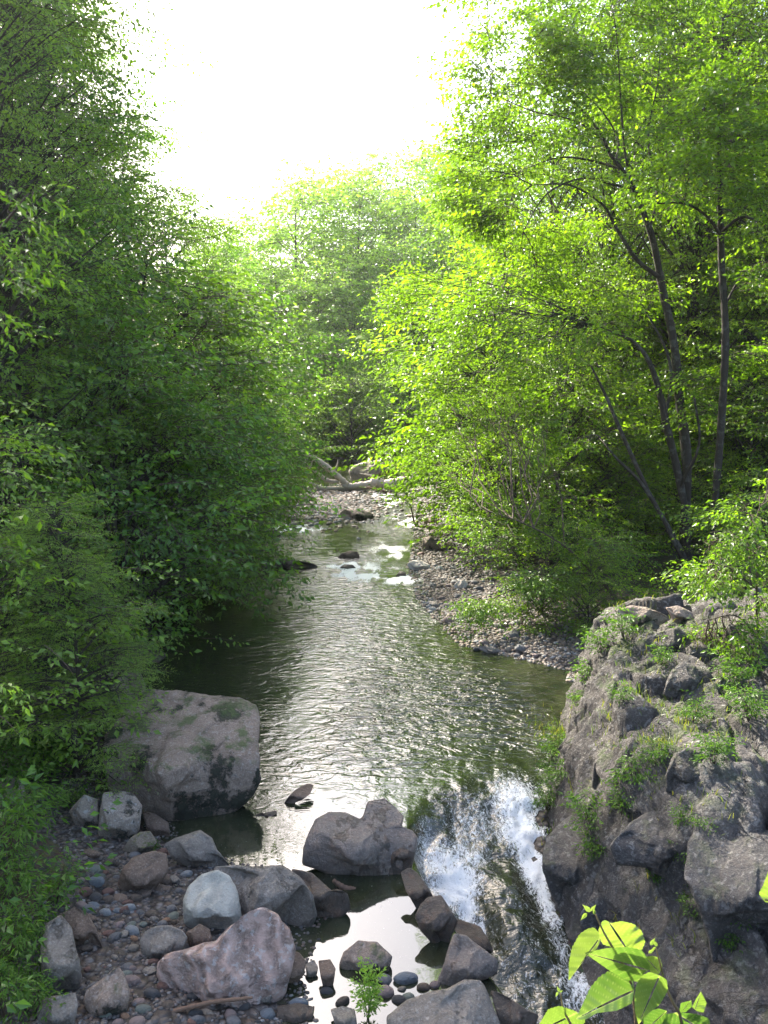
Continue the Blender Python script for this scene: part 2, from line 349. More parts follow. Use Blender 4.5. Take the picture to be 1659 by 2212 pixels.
def foam_at(x, y):
    f = np.zeros_like(x)
    for u, v, ru, rv, s in FOAM:
        zz = 0.0
        for _ in range(3): c0 = G(u, v, zz); zz = float(water_z(np.array([c0[0]]), np.array([c0[1]]))[0])
        c1 = G(u + ru, v, zz); c2 = G(u, v - rv, zz); c3 = G(u, v + rv, zz)
        ry = np.where(y > c0[1], c2[1] - c0[1], c0[1] - c3[1]); rx = c1[0] - c0[0]
        f = np.maximum(f, s * np.exp(-1.1 * (((x - c0[0]) / rx) ** 2 + ((y - c0[1]) / ry) ** 2)))
    for u, v, ru, rv in [(1092, 1905, 42, 55), (1110, 2010, 45, 60)]:
        c0 = G(u, v, -.45); c1 = G(u + ru, v, -.45); c2 = G(u, v - rv, -.45); f = f * (1 - .7 * np.exp(-((x - c0[0]) / (c1[0] - c0[0])) ** 2 - ((y - c0[1]) / (c2[1] - c0[1])) ** 2))
    p = P3(x, y); return np.where(y > 19, f * np.clip(.55 + 2.6 * fbm(p * np.array([3.2, 1.5, 1]), 4, 91), 0, 1.4), f)
def river_z(x, y):
    z = water_z(x, y); p = P3(x, y); chute = sst(-.1, .6, x - np.interp(y, CY, CX)) * sst(15.2, 12.4, y); fm = foam_at(x, y)
    z = z + chute * (.13 * fbm(p * np.array([2.2, 1.5, 1]), 3, 21) + .03 * fbm(p * np.array([6, 4.2, 1]), 3, 23) + .007 * fbm(p * np.array([18, 8, 1]), 3, 25, ridged=True)) + np.clip(fm, 0, 1) * sst(25, 15, y) * .13 * fbm(p * 6, 4, 29)
    hx, hy = G(1090, 1900, -.3)[:2]
    z = z + .22 * np.exp(-(((x - hx) / .42) ** 2 + ((y - hy) / .6) ** 2)) * chute
    hx, hy = G(1120, 2020, -.6)[:2]
    z = z + .20 * np.exp(-(((x - hx) / .5) ** 2 + ((y - hy) / .7) ** 2)) * chute
    calm = sst(13.6, 12.2, y) * (1 - chute)
    rf = np.interp(y, [0, 12.5, 14.5, 20, 40, 100], [0, .15, .6, 1, 1.4, 2.0]) * (1 - calm)
    lee = sst(-3.2, -.2, x - .1 * y + 1.2) * .7 + .3
    z = z + rf * lee * (.008 * fbm(p * np.array([1.5, 2.4, 1]), 3, 41) + .002 * fbm(p * np.array([6, 9, 1]), 2, 43))
    return z
k = NT('river_water'); tc = k.n('TexCoord').outputs['Object']; fo = k.n('Attribute', attribute_name='foam').outputs['Fac']; rp = k.n('Attribute', attribute_name='ripple').outputs['Fac']
w1 = k.noise(k.mapping(tc, (1.2, 2.1, 1), (0, 0, .25)), 1.7, 3, .5, 1.4); w2 = k.noise(k.mapping(tc, (1.3, 1.8, 1), (0, 0, -.5)), 5.0, 2, .5, 1.2)
w3 = k.noise(tc, 26, 2, .5)
hh = k.math('ADD', w1, k.math('MULTIPLY', w2, .2)); hh = k.math('MULTIPLY', hh, rp); hh = k.math('ADD', hh, k.math('MULTIPLY', w3, k.math('MULTIPLY', fo, .3)))
nb = k.bump(hh, 1.0, .105)
bedc = k.mix(k.ramp(k.noise(tc, .7, 4, .6), [(.35, 0.0), (.65, 1.0)]), (.012, .016, .009), (.032, .036, .018)); bedc = k.mix(k.math('MULTIPLY', k.ramp(k.noise(tc, 5, 4), [(.45, 0.0), (.6, 1.0)]), .5), bedc, (.02, .018, .01))
wat = k.bsdf(bedc, .03, .5, nb, 2.0); wn = [q for q in k.t.nodes if q.type == 'BSDF_PRINCIPLED'][-1]; fa = k.n('Attribute', attribute_name='fast').outputs['Fac']
k.L(k.math('SUBTRACT', .5, k.math('MULTIPLY', fa, .34)), wn.inputs['Specular IOR Level']); k.L(k.math('ADD', .03, k.math('MULTIPLY', fa, .12)), wn.inputs['Roughness'])
fn = k.noise(k.mapping(tc, (1.9, 1.0, 1), (0, 0, -.12)), 5.5, 10, .8, 2.2); fn2 = k.noise(tc, 26, 6, .8, 1.0)
fz = k.math('ADD', k.math('MULTIPLY', fn, 1.15), k.math('MULTIPLY', fn2, .6)); fz = k.math('SUBTRACT', fz, .375)
fm = k.math('ADD', k.math('MULTIPLY', fo, .45), fz); fm = k.ramp(fm, [(.66, 0.0), (.80, 1.0)])
fcol = k.mix(k.ramp(fn2, [(.3, 0.0), (.7, 1.0)]), (.74, .78, .80), (.95, .96, .96)); foam = k.bsdf(fcol, .55, .3, k.bump(k.math('ADD', fn, fn2), 1.0, .035))
mx = k.n('MixShader'); k.L(fm, mx.inputs[0]); k.L(wat, mx.inputs[1]); k.L(foam, mx.inputs[2]); M_WATER = k.done(mx.outputs[0])
V, Fq = fan(4.2, 118, .0048, lambda y: xl(y) - 1.2, lambda y: xr(y) + 1.0, 360, river_z)
x_, y_ = V[:, 0], V[:, 1]; ch_ = sst(-.1, .5, x_ - np.interp(y_, CY, CX)) * sst(14.6, 13.4, y_)
rip = np.interp(y_, [0, 12.0, 13.4, 15, 18, 26, 60], [.02, .03, .22, .6, 1.0, .9, 1.1])
rip = rip * np.clip(.85 + 1.3 * fbm(P3(x_, y_) * np.array([.5, .22, 1]), 3, 55), .25, 1.5)
rip = np.maximum(rip * (.35 + .65 * sst(-2.2, .6, x_ + .02 * y_)) * (1 - ch_), ch_ * .55)
tag(obj('river_water', mesh_np('river_water', V, Fq, M_WATER, 4, True, None, {'foam': foam_at(x_, y_), 'ripple': rip, 'fast': ch_})), kind='structure')

# ------------------------------------------------------------------ rocks
_ico = {}
def ico(n):
    if n not in _ico:
        import bmesh
        bm = bmesh.new(); bmesh.ops.create_icosphere(bm, subdivisions=n, radius=1.0)
        _ico[n] = (np.array([v.co[:] for v in bm.verts]), np.array([[v.index for v in f.verts] for f in bm.faces])); bm.free()
    return _ico[n]
def sub_poly(pts, n=256):
    p = np.array(pts, float); q = np.vstack([p, p[:1]]); L = np.r_[0, np.cumsum(np.linalg.norm(np.diff(q, axis=0), axis=1))]
    t = np.linspace(0, L[-1], n, endpoint=False); return np.stack([np.interp(t, L, q[:, 0]), np.interp(t, L, q[:, 1])], 1)
def rock(name, Z, pts, mat, label, cat='rock', group=None, grow=1.0, depth=.75, amp=.06, sub=5, box=.8, seed=None, back=.25, center=None, base=None, grooves=(), layer=.018, facets=10, lay=.6):
    """a rock whose outline was measured; it stands where its foot meets the ground, with a body as deep as it is wide"""
    seed = seed if seed is not None else (abs(hash((name, len(pts), int(pts[0][0]), int(pts[0][1])))) % 9973)
    uv = np.array([Z(p) for p in pts]); c = np.array(center and Z(center) or sub_poly(uv).mean(0)); grow = 1.08 if mat is K_LEDGE2 else grow; lay = 1.0 if mat is K_LEDGE2 else 1.1 if sub == 4 else lay; facets = 10 if mat is K_LEDGE2 or mat is K_LEDGE else facets; amp = .08 if mat is K_LEDGE2 or mat is K_LEDGE else amp; layer = .05 if mat is K_LEDGE2 or mat is K_LEDGE else layer; uv = c + (uv - c) * grow
    vb = uv[:, 1].max(); ub = uv[uv[:, 1] > vb - 12, 0].mean()
    b = hit(*(base or (ub, vb - 2))); dc = ray(*c); sc = b[1] / ray(*(base or (ub, vb)))[1]
    q = sub_poly(uv, 720) - c; th = np.arctan2(-q[:, 1], q[:, 0]); rr = np.hypot(q[:, 0], q[:, 1])
    bins = np.linspace(-np.pi, np.pi, 241); R0 = np.zeros(240)
    idx = np.clip(np.digitize(th, bins) - 1, 0, 239); np.maximum.at(R0, idx, rr); nz = R0 > 0
    ang = (bins[:-1] + bins[1:]) / 2; R0 = np.interp(ang, ang[nz], R0[nz], period=2 * np.pi)
    R0 = (np.roll(R0, 1) + 2 * R0 + np.roll(R0, -1)) / 4
    mr = np.sqrt((R0 ** 2).mean())
    fwd = np.array([0, CP, -SP]); rt = np.array([1.0, 0, 0]); upv = np.array([0, SP, CP])
    mrw = mr / F * sc; D = mrw * depth; st_ = 1.38; sc2 = sc + .62 * D; C = dc * sc2 + np.array([0, 0, CAMZ]); vd = dc / np.linalg.norm(dc)
    N, Fc = ico(sub); a, b2, c2 = N[:, 0], N[:, 1], N[:, 2]; rho = np.hypot(a, b2) + 1e-9
    Rt = np.interp(np.arctan2(b2, a), ang, R0, period=2 * np.pi) / F * sc2
    rp_ = rho ** box; cp_ = np.sign(c2) * np.abs(c2) ** (box)
    flat = np.exp(-((rho - 1) / .5) ** 2)
    Rt = Rt * flat + mrw * (1 - flat) * 1.0 + (Rt - mrw) * (1 - flat) * .85
    bb = b2 / rho * rp_ * Rt; bb = np.where(bb < 0, bb * st_, bb)
    P = rt[None] * (a / rho * rp_ * Rt)[:, None] + upv[None] * bb[:, None] - vd[None] * (cp_ * D)[:, None]
    rs = np.random.RandomState(seed)
    inner = (1 - .93 * np.clip(rho, 0, 1) ** 5)
    d = np.zeros(len(P)); Pn = P / mrw
    for _ in range(facets):                                   # broad cut faces on the front
        nn = rs.normal(size=3); nn[1] = -abs(nn[1]); nn /= np.linalg.norm(nn); lim = rs.uniform(.5, .78) * min(1, depth + .1)
        over = np.maximum(0, Pn @ nn - lim) * inner; P = P - nn[None] * (over * .93 * mrw)[:, None]; Pn = P / mrw
    d = d + amp * 1.5 * fbm(Pn * 1.4 + seed, 6, seed, 2.03, .6) * mrw + amp * .85 * fbm(Pn * 4.5 + seed, 4, seed + 5, ridged=True) * mrw
    if layer:
        ln = fbm(np.stack([Pn[:, 0] * .7 + Pn[:, 2] * .6, Pn[:, 1] * .5, Pn[:, 2] * 5.5 - Pn[:, 0] * 1.8], 1) + seed, 3, seed + 9, ridged=True); d = d + layer * ln * mrw
    if len(grooves):
        W2 = P + C; pd = W2 - np.array([0, 0, CAMZ]); ty = pd @ fwd; uu = CU + F * pd[:, 0] / ty; vv = CV - F * (pd @ upv) / ty
        for g, wd, dp in grooves:
            gp = sub_poly_open([Z(x) for x in g]); dist = np.min(np.hypot(uu[:, None] - gp[None, :, 0], vv[:, None] - gp[None, :, 1]), 1)
            d = d - dp * mrw * np.exp(-(dist / (wd * .38)) ** 2) * (c2 > -.2)
    nrm = P / (np.linalg.norm(P, axis=1)[:, None] + 1e-9)
    P = P + nrm * (d * (.3 + .7 * inner))[:, None]
    ub_ = P @ upv / mrw; shf = lay * mrw * (np.sqrt(ub_ ** 2 + .04) + ub_) / 2          # the top leans back: a boulder lies on the ground
    Wc = P + dc * sc2; P = Wc * (1 + shf / sc2)[:, None] - dc * sc2
    org = np.array([C[0], C[1], b[2]]); me = mesh_np(name, P + C - org, Fc, mat)
    o = obj(name, me); o.location = org; tag(o, label, cat, group); return o
def sub_poly_open(pts, n=40):
    p = np.array(pts, float); L = np.r_[0, np.cumsum(np.linalg.norm(np.diff(p, axis=0), axis=1))]; t = np.linspace(0, L[-1], n)
    return np.stack([np.interp(t, L, p[:, 0]), np.interp(t, L, p[:, 1])], 1)

K_TAN = rock_mat('warm_grey_rock', (.19, .155, .135), (.29, .245, .215), (.13, .105, .09), moss=.8, black=.95, grain=1.0, spots=.25, bumpd=.03)
K_GREY = rock_mat('smooth_grey_rock', (.12, .112, .105), (.22, .21, .195), (.085, .08, .075), veins=.5, grain=.8, rough=.5, spots=.2, black=.25)
K_GREYV = rock_mat('grey_rock_with_pale_streaks', (.10, .09, .09), (.19, .175, .165), (.24, .18, .15), veins=.9, grain=.8, rough=.5, black=.3)
K_PALE = rock_mat('pale_green_grey_rock', (.25, .27, .265), (.36, .38, .36), (.20, .22, .215), veins=.5, grain=.5, band=.25)
K_PINK = rock_mat('pink_folded_rock', (.30, .225, .21), (.46, .39, .37), (.17, .12, .11), band=.7, grain=1.2, spots=.6, spotcol=(.62, .58, .56), bumpd=.06)
K_SPECK = rock_mat('speckled_rock', (.22, .20, .18), (.32, .29, .26), (.16, .14, .125), black=.9, spots=.5, grain=1.0)
K_DARK = rock_mat('dark_wet_rock', (.04, .034, .03), (.075, .06, .05), (.13, .075, .045), veins=.35, grain=.5, rough=.32)
K_BROWN = rock_mat('brown_rock', (.10, .075, .06), (.17, .13, .105), (.07, .05, .04), grain=.9)
K_LEDGE = rock_mat('purple_grey_ledge_rock', (.06, .051, .046), (.115, .10, .09), (.075, .062, .045), spots=.3, moss=.9, grain=.8, mosscol=(.04, .055, .015), bumpd=.06)
K_LEDGE2 = rock_mat('dark_purple_grey_rock', (.048, .044, .043), (.09, .081, .077), (.075, .06, .052), veins=.25, grain=.7, rough=.55, spots=.2, moss=.35, mosscol=(.04, .055, .015), bumpd=.035)
K_MOSSY = rock_mat('mossy_rock', (.13, .12, .10), (.2, .18, .15), (.08, .07, .06), moss=1.0, grain=.8, mosscol=(.10, .11, .01), black=.4)
K_COB = rock_mat('cobble_stone', (.8, .8, .8), (1, 1, 1), (.7, .7, .72), grain=.55, veins=.2, objcol=True, rough=.6, bumpd=.012)

rock('boulder', Z1, [(820, 300), (1000, 300), (1200, 340), (1370, 355), (1480, 400), (1500, 470), (1500, 640), (1520, 800), (1440, 890), (1250, 1000), (1180, 1040), (1060, 1100), (900, 1100), (810, 1000), (700, 880), (560, 850), (530, 700), (560, 560), (640, 480), (720, 400)], K_TAN,
     'largest boulder, warm grey with black moss patches, beside the pool on the left', 'boulder', depth=.7, sub=6, amp=.075, seed=11, lay=1.5, layer=.035,
     grooves=[([(740, 520), (960, 570), (1100, 620), (1280, 640), (1420, 620)], 70, .10), ([(1400, 480), (1420, 620), (1440, 780)], 45, .05), ([(850, 480), (1050, 500), (1200, 560)], 40, .05)])
rock('boulder', Z1, [(560, 230), (640, 195), (740, 178), (805, 200), (835, 280), (840, 360), (760, 420), (600, 420), (520, 320)], K_TAN, 'dark mossy rock just behind the largest boulder, under the small conifer', 'boulder', base=Z1((800, 470)), seed=12)
rock('boulder', Z1, [(590, 890), (680, 875), (760, 890), (812, 960), (800, 1080), (740, 1165), (640, 1190), (550, 1140), (565, 1000)], K_SPECK, 'squarish pale boulder blotched with black lichen below the largest boulder', 'boulder', box=.65, seed=13)
rock('boulder', Z1, [(390, 1000), (480, 900), (560, 930), (565, 1060), (480, 1105), (430, 1070)], K_SPECK, 'small pink-tinged speckled rock left of the squarish lichen-blotched boulder', 'boulder', box=.6, seed=14)
rock('boulder', Z1, [(810, 1000), (880, 1010), (960, 1060), (970, 1130), (900, 1160), (840, 1110)], K_BROWN, 'low brown rock at the foot of the largest boulder', 'boulder', seed=15, sub=4)
rock('boulder', Z1, [(930, 1195), (1000, 1150), (1060, 1130), (1140, 1104), (1210, 1150), (1240, 1220), (1330, 1305), (1240, 1350), (1080, 1310), (970, 1260)], K_GREY, 'sloping grey slab with a rust patch at the left edge of the still pool', 'boulder', seed=16, depth=.6)
rock('boulder', Z1, [(660, 1460), (690, 1340), (760, 1260), (880, 1220), (960, 1240), (970, 1340), (880, 1430), (760, 1480)], K_BROWN, 'tilted layered brown slab among the pebbles of the left shore', 'boulder', layer=.09, seed=17)
rock('boulder', Z1, [(690, 1225), (740, 1150), (800, 1112), (860, 1105), (900, 1170), (850, 1240), (760, 1255)], K_MOSSY, 'small green mossed rock above the tilted brown slab', 'boulder', seed=18)
rock('boulder', Z1, [(1240, 1330), (1310, 1365), (1360, 1460), (1378, 1580), (1335, 1660), (1260, 1712), (1190, 1700), (1100, 1660), (1042, 1610), (1045, 1510), (1075, 1420), (1150, 1355)], K_PALE, 'pale greenish grey boulder with white streaks on the left shore', 'boulder', seed=19, sub=6, amp=.05, layer=.02)
rock('boulder', Z1, [(905, 1870), (960, 1810), (1060, 1790), (1160, 1750), (1235, 1745), (1290, 1680), (1400, 1600), (1490, 1550), (1575, 1580), (1650, 1680), (1685, 1790), (1675, 1880), (1620, 2030), (1540, 2100), (1400, 2110), (1250, 2070), (1120, 2090), (1010, 2060), (930, 2010), (900, 1930)], K_PINK,
     'big pinkish folded boulder in two humps at the near shore', 'boulder', seed=23, sub=6, amp=.07, layer=.045, depth=.85, center=(1290, 1880), facets=3, lay=.4,
     grooves=[([(1240, 1780), (1260, 1850), (1220, 1930)], 30, .07), ([(960, 1960), (1060, 1900), (1160, 1900)], 30, .05), ([(1300, 1760), (1420, 1720), (1500, 1650)], 40, .07), ([(1150, 1830), (1180, 1900), (1150, 1960)], 30, .05)])
rock('boulder', Z2, [(190, 1060), (250, 1070), (292, 1120), (285, 1190), (220, 1260), (160, 1285), (150, 1160)], K_BROWN, 'brown rock against the water side of the pink folded boulder', 'boulder', seed=21)
rock('boulder', Z1, [(880, 1650), (960, 1645), (1040, 1675), (1075, 1720), (1050, 1790), (960, 1845), (870, 1855), (800, 1805), (788, 1730), (820, 1680)], K_GREY, 'rounded smooth grey boulder left of the pink folded one', 'boulder', seed=22, amp=.035)
rock('boulder', Z1, [(1060, 1690), (1140, 1640), (1195, 1670), (1218, 1750), (1150, 1795), (1080, 1770)], K_BROWN, 'small angular grey and tan rock wedged between three shore boulders', 'boulder', seed=23, box=.65)
rock('boulder', Z1, [(260, 1640), (350, 1585), (410, 1650), (440, 1800), (475, 1920), (440, 2035), (330, 2080), (240, 1960), (230, 1760)], K_GREY, 'tall grey slab at the lower left beside the weeds', 'boulder', seed=24, grooves=[([(390, 1650), (420, 1800), (460, 1900)], 30, .08)])
rock('boulder', Z1, [(330, 1590), (420, 1543), (500, 1580), (560, 1690), (605, 1780), (500, 1800), (430, 1780), (390, 1660)], K_BROWN, 'wedge shaped brown-grey rock leaning on the tall grey slab', 'boulder', seed=25, box=.6, depth=.6)
rock('boulder', Z1, [(640, 1905), (680, 1885), (715, 1930), (745, 2030), (720, 2150), (620, 2185), (520, 2150), (470, 2080), (490, 2020), (580, 1955)], K_TAN, 'pointed grey-brown boulder at the bottom left of the shore', 'boulder', seed=26, box=.62)
rock('boulder', Z1, [(240, 2060), (330, 2050), (440, 2030), (450, 2120), (420, 2230), (250, 2260), (200, 2150)], K_GREY, 'dark ribbed rock below the tall grey slab', 'boulder', seed=27, layer=.06)
rock('boulder', Z2, [(-260, 590), (-120, 575), (0, 588), (160, 580), (260, 650), (340, 760), (372, 850), (330, 930), (270, 1005), (235, 1000), (160, 940), (40, 930), (-90, 860), (-160, 780), (-250, 700)], K_GREY, 'broad smooth grey slab rock behind the pale and pink boulders', 'boulder', seed=28, sub=6, amp=.04, depth=.65, box=.72,
     grooves=[([(80, 680), (60, 760), (20, 800)], 14, .05), ([(240, 740), (280, 840), (300, 930)], 16, .04)])
rock('boulder', Z2, [(190, 582), (320, 610), (400, 690), (450, 735), (530, 735), (552, 800), (500, 842), (420, 870), (370, 905), (330, 880), (300, 740), (230, 650)], K_DARK, 'dark brown wet rock pointing into the still pool', 'boulder', seed=29, depth=.6)
rock('boulder', Z2, [(262, 548), (290, 440), (345, 320), (420, 275), (520, 280), (598, 318), (645, 290), (642, 220), (740, 198), (800, 250), (850, 300), (835, 365), (900, 385), (935, 430), (905, 560), (850, 640), (780, 680), (700, 687), (620, 660), (570, 600), (450, 612), (390, 585), (330, 562)], K_GREYV, 'large smooth grey rock in midstream parting the pool from the rapids', 'boulder', seed=30, sub=6, amp=.045, depth=.55, center=(600, 450), facets=6, lay=1.0,
     grooves=[([(600, 330), (640, 420), (700, 520)], 60, .02), ([(380, 330), (340, 420), (300, 520)], 12, .02), ([(400, 500), (500, 540), (600, 600)], 26, .03)])
rock('rock', Z2, [(140, 245), (180, 195), (230, 150), (300, 112), (338, 120), (315, 175), (260, 205), (190, 232)], K_BROWN, 'thin brown rock just breaking the bright pool surface', seed=31, depth=.35, sub=5, lay=1.9, back=0)
rock('rock', Z2, [(0, 296), (60, 280), (130, 265), (135, 285), (80, 305), (10, 315)], K_DARK, 'narrow dark ridge of rock at the pool edge near the largest boulder', seed=32, depth=.4, sub=5, lay=1.9)
rock('boulder', Z2, [(470, 1150), (500, 1075), (590, 1008), (700, 1018), (785, 1100), (765, 1180), (650, 1218), (520, 1190)], K_TAN, 'rounded tan-grey boulder sitting in the still pool', 'boulder', seed=33, box=.7, amp=.04)
rock('rock', Z2, [(285, 1145), (340, 1118), (362, 1160), (350, 1240), (300, 1222)], K_GREY, 'small grey stone beside the brown stone in the pool outlet', seed=34, sub=4)
rock('rock', Z2, [(362, 1122), (430, 1115), (462, 1170), (450, 1250), (400, 1295), (378, 1220)], K_BROWN, 'upright brown stone in the pool outlet', seed=35, sub=4)
rock('boulder', Z2, [(770, 420), (800, 370), (860, 352), (935, 400), (925, 500), (890, 590), (850, 660), (790, 640), (760, 540)], K_DARK, 'dark olive wet shoulder on the rapids side of the midstream rock', 'boulder', seed=92, depth=.5, lay=1.0)
rock('boulder', Z2, [(830, 620), (880, 590), (930, 620), (1000, 720), (1060, 790), (1000, 860), (920, 800), (860, 720)], K_DARK, 'low wet brown sill of rock joining the midstream rock to the streaked ridge', 'boulder', seed=90, depth=.5, lay=1.0)
rock('boulder', Z2, [(1100, 860), (1180, 890), (1290, 930), (1340, 1010), (1400, 1120), (1300, 1130), (1180, 1060), (1090, 960)], K_DARK, 'wet dark rock shelf where water slips off the streaked ridge', 'boulder', seed=91, depth=.5, lay=1.0)
rock('boulder', Z2, [(905, 875), (945, 800), (985, 760), (1060, 748), (1115, 830), (1165, 900), (1130, 970), (1095, 1060), (1010, 1000), (935, 945)], K_DARK, 'dark wet ridge rock streaked orange between pool and rapids', 'boulder', seed=36, depth=.65, layer=.04)
rock('boulder', Z2, [(1100, 1050), (1130, 965), (1200, 975), (1290, 1050), (1392, 1120), (1395, 1190), (1260, 1225), (1180, 1255), (1060, 1300), (1020, 1240), (1075, 1140)], K_GREYV, 'brown-grey rock with pink streaks beside the lower rapids', 'boulder', seed=37, layer=.03)
rock('boulder', Z2, [(745, 1440), (860, 1345), (1000, 1300), (1100, 1288), (1200, 1228), (1300, 1230), (1345, 1300), (1380, 1400), (1430, 1500), (1440, 1640), (1100, 1700), (760, 1640)], K_GREY, 'broad grey bedrock boulder at the bottom edge by the rapids', 'boulder', seed=38, sub=6, amp=.04, grooves=[([(1160, 1330), (1180, 1420), (1160, 1520)], 26, .08), ([(1000, 1340), (1120, 1400), (1260, 1480)], 30, .04)])
rock('boulder', Z2, [(1330, 1290), (1440, 1330), (1560, 1400), (1659, 1440), (1600, 1540), (1420, 1560), (1370, 1420)], K_DARK, 'low brown rock awash at the foot of the rapids', 'boulder', seed=39, depth=.4)
rock('rock', Z2, [(1575, 1290), (1620, 1240), (1665, 1250), (1670, 1330), (1610, 1340)], K_BROWN, 'small pinkish stone poking from the rapids near the foreground leaves', seed=40, sub=4)
rock('boulder', Z1, [(130, 1395), (230, 1400), (350, 1440), (330, 1520), (180, 1520), (100, 1460)], K_BROWN, 'brown rock half hidden by weeds above the tall grey slab', 'boulder', seed=41, sub=4)
rock('boulder', Z1, [(-60, 690), (60, 685), (140, 700), (172, 745), (120, 790), (20, 800), (-60, 790)], K_TAN, 'rounded olive-grey boulder at the left edge above the ferns', 'boulder', seed=42)
rock('boulder', Z1, [(-60, 810), (80, 795), (135, 830), (150, 920), (100, 990), (-60, 960)], K_SPECK, 'lichen covered rock under the rounded olive boulder at the left edge', 'boulder', seed=43)
rock('boulder', Z2, [(0, 1255), (80, 1250), (110, 1300), (80, 1370), (-20, 1380), (-50, 1300)], K_GREY, 'bluish grey stone under the front of the pink folded boulder', 'boulder', seed=44, sub=4)
rock('boulder', Z2, [(130, 1380), (250, 1365), (345, 1390), (330, 1470), (200, 1500), (120, 1460)], K_DARK, 'dark flat stone at the bottom edge under the pool outlet', 'boulder', seed=45, sub=4)
rock('boulder', Z2, [(430, 1400), (500, 1380), (570, 1400), (590, 1500), (470, 1520)], K_GREY, 'grey stone at the bottom edge left of the bright green shoot', 'boulder', seed=46, sub=4)
# right bank masses standing at the foot of the ledge
G3 = 'rounded rock masses at the foot of the ledge'
rock('boulder', Z3, [(245, 1640), (300, 1580), (345, 1540), (400, 1495), (450, 1560), (470, 1680), (485, 1800), (450, 1900), (400, 1960), (410, 2085), (330, 2035), (265, 1930), (228, 1840), (232, 1740)], K_LEDGE2, 'upright dark rounded rock washed by the white water', 'boulder', G3, seed=51, sub=6, amp=.04, depth=.8)
rock('boulder', Z3, [(560, 2000), (640, 1850), (760, 1775), (880, 1790), (980, 1850), (1120, 1910), (1180, 2010), (1225, 2110), (1120, 2170), (980, 2220), (880, 2260), (760, 2240), (600, 2230), (480, 2200), (470, 2110)], K_LEDGE2, 'broad rounded purple-grey rock above the foreground leaves', 'boulder', G3, seed=53, sub=6, amp=.05, depth=.7,
     grooves=[([(880, 1850), (820, 1950), (720, 2080)], 24, .04), ([(1040, 1960), (1030, 2080), (1000, 2200)], 14, .07)])
rock('boulder', Z3, [(1150, 1700), (1200, 1570), (1300, 1525), (1420, 1560), (1520, 1600), (1700, 1650), (1760, 1900), (1740, 2300), (1500, 2420), (1330, 2350), (1290, 2180), (1225, 2040), (1140, 1900)], K_LEDGE2, 'big ridged grey rock at the right edge with a sunlit brown top', 'boulder', G3, seed=54, sub=6, amp=.05, depth=.7,
     grooves=[([(1420, 1660), (1400, 1760), (1300, 1950), (1290, 2100)], 22, .08), ([(1600, 1750), (1620, 1950), (1600, 2100)], 26, .06), ([(1180, 1620), (1260, 1640), (1250, 1800)], 18, .05)])
rock('boulder', Z3, [(655, 1690), (720, 1630), (790, 1555), (870, 1500), (960, 1455), (1080, 1480), (1180, 1520), (1150, 1680), (1110, 1860), (1010, 1830), (890, 1775), (700, 1765)], K_LEDGE2, 'blocky purple-grey rock below the middle of the ledge', 'boulder', G3, seed=55, sub=6, amp=.05, box=.65, grooves=[([(900, 1560), (960, 1540), (1010, 1500)], 12, .04), ([(900, 1775), (950, 1640), (980, 1560)], 16, .04)])
rock('boulder', Z3, [(480, 1500), (530, 1370), (580, 1300), (645, 1290), (660, 1390), (620, 1500), (540, 1540)], K_LEDGE, 'lichen tipped block on the water side of the ledge', 'boulder', 'weathered blocks on the ledge', seed=60)
rock('boulder', Z3, [(540, 1160), (620, 1080), (700, 1008), (785, 1055), (765, 1140), (700, 1260), (600, 1300), (530, 1270)], K_LEDGE, 'triangular pale-topped block halfway up the ledge', 'boulder', 'weathered blocks on the ledge', seed=61, box=.6)
rock('boulder', Z3, [(1000, 1240), (1060, 1100), (1150, 1060), (1245, 1090), (1255, 1270), (1240, 1335), (1100, 1345), (995, 1320)], K_LEDGE, 'square pinkish block right of the mossy gully', 'boulder', 'weathered blocks on the ledge', seed=62, box=.6)
rock('boulder', Z3, [(980, 700), (1040, 570), (1120, 500), (1200, 540), (1225, 640), (1180, 730), (1080, 745)], K_LEDGE, 'smooth purple-grey block near the top of the ledge', 'boulder', 'weathered blocks on the ledge', seed=63, box=.65)
rock('boulder', Z3, [(835, 415), (890, 350), (960, 320), (1080, 290), (1145, 335), (1200, 420), (1100, 465), (950, 470)], K_LEDGE, 'pale lichened cap rock on the ledge top', 'boulder', 'weathered blocks on the ledge', seed=64, box=.7)
rock('boulder', Z3, [(680, 180), (780, 148), (880, 165), (970, 200), (1040, 235), (960, 270), (840, 268), (730, 245)], K_TAN, 'long flat grey slab at the back of the ledge top', 'boulder', 'weathered blocks on the ledge', seed=65, box=.6)
rock('boulder', Z3, [(1000, 165), (1080, 150), (1185, 200), (1175, 262), (1070, 275), (1035, 215)], K_TAN, 'short flat slab right of the long slab on the ledge top', 'boulder', 'weathered blocks on the ledge', seed=66, box=.6)

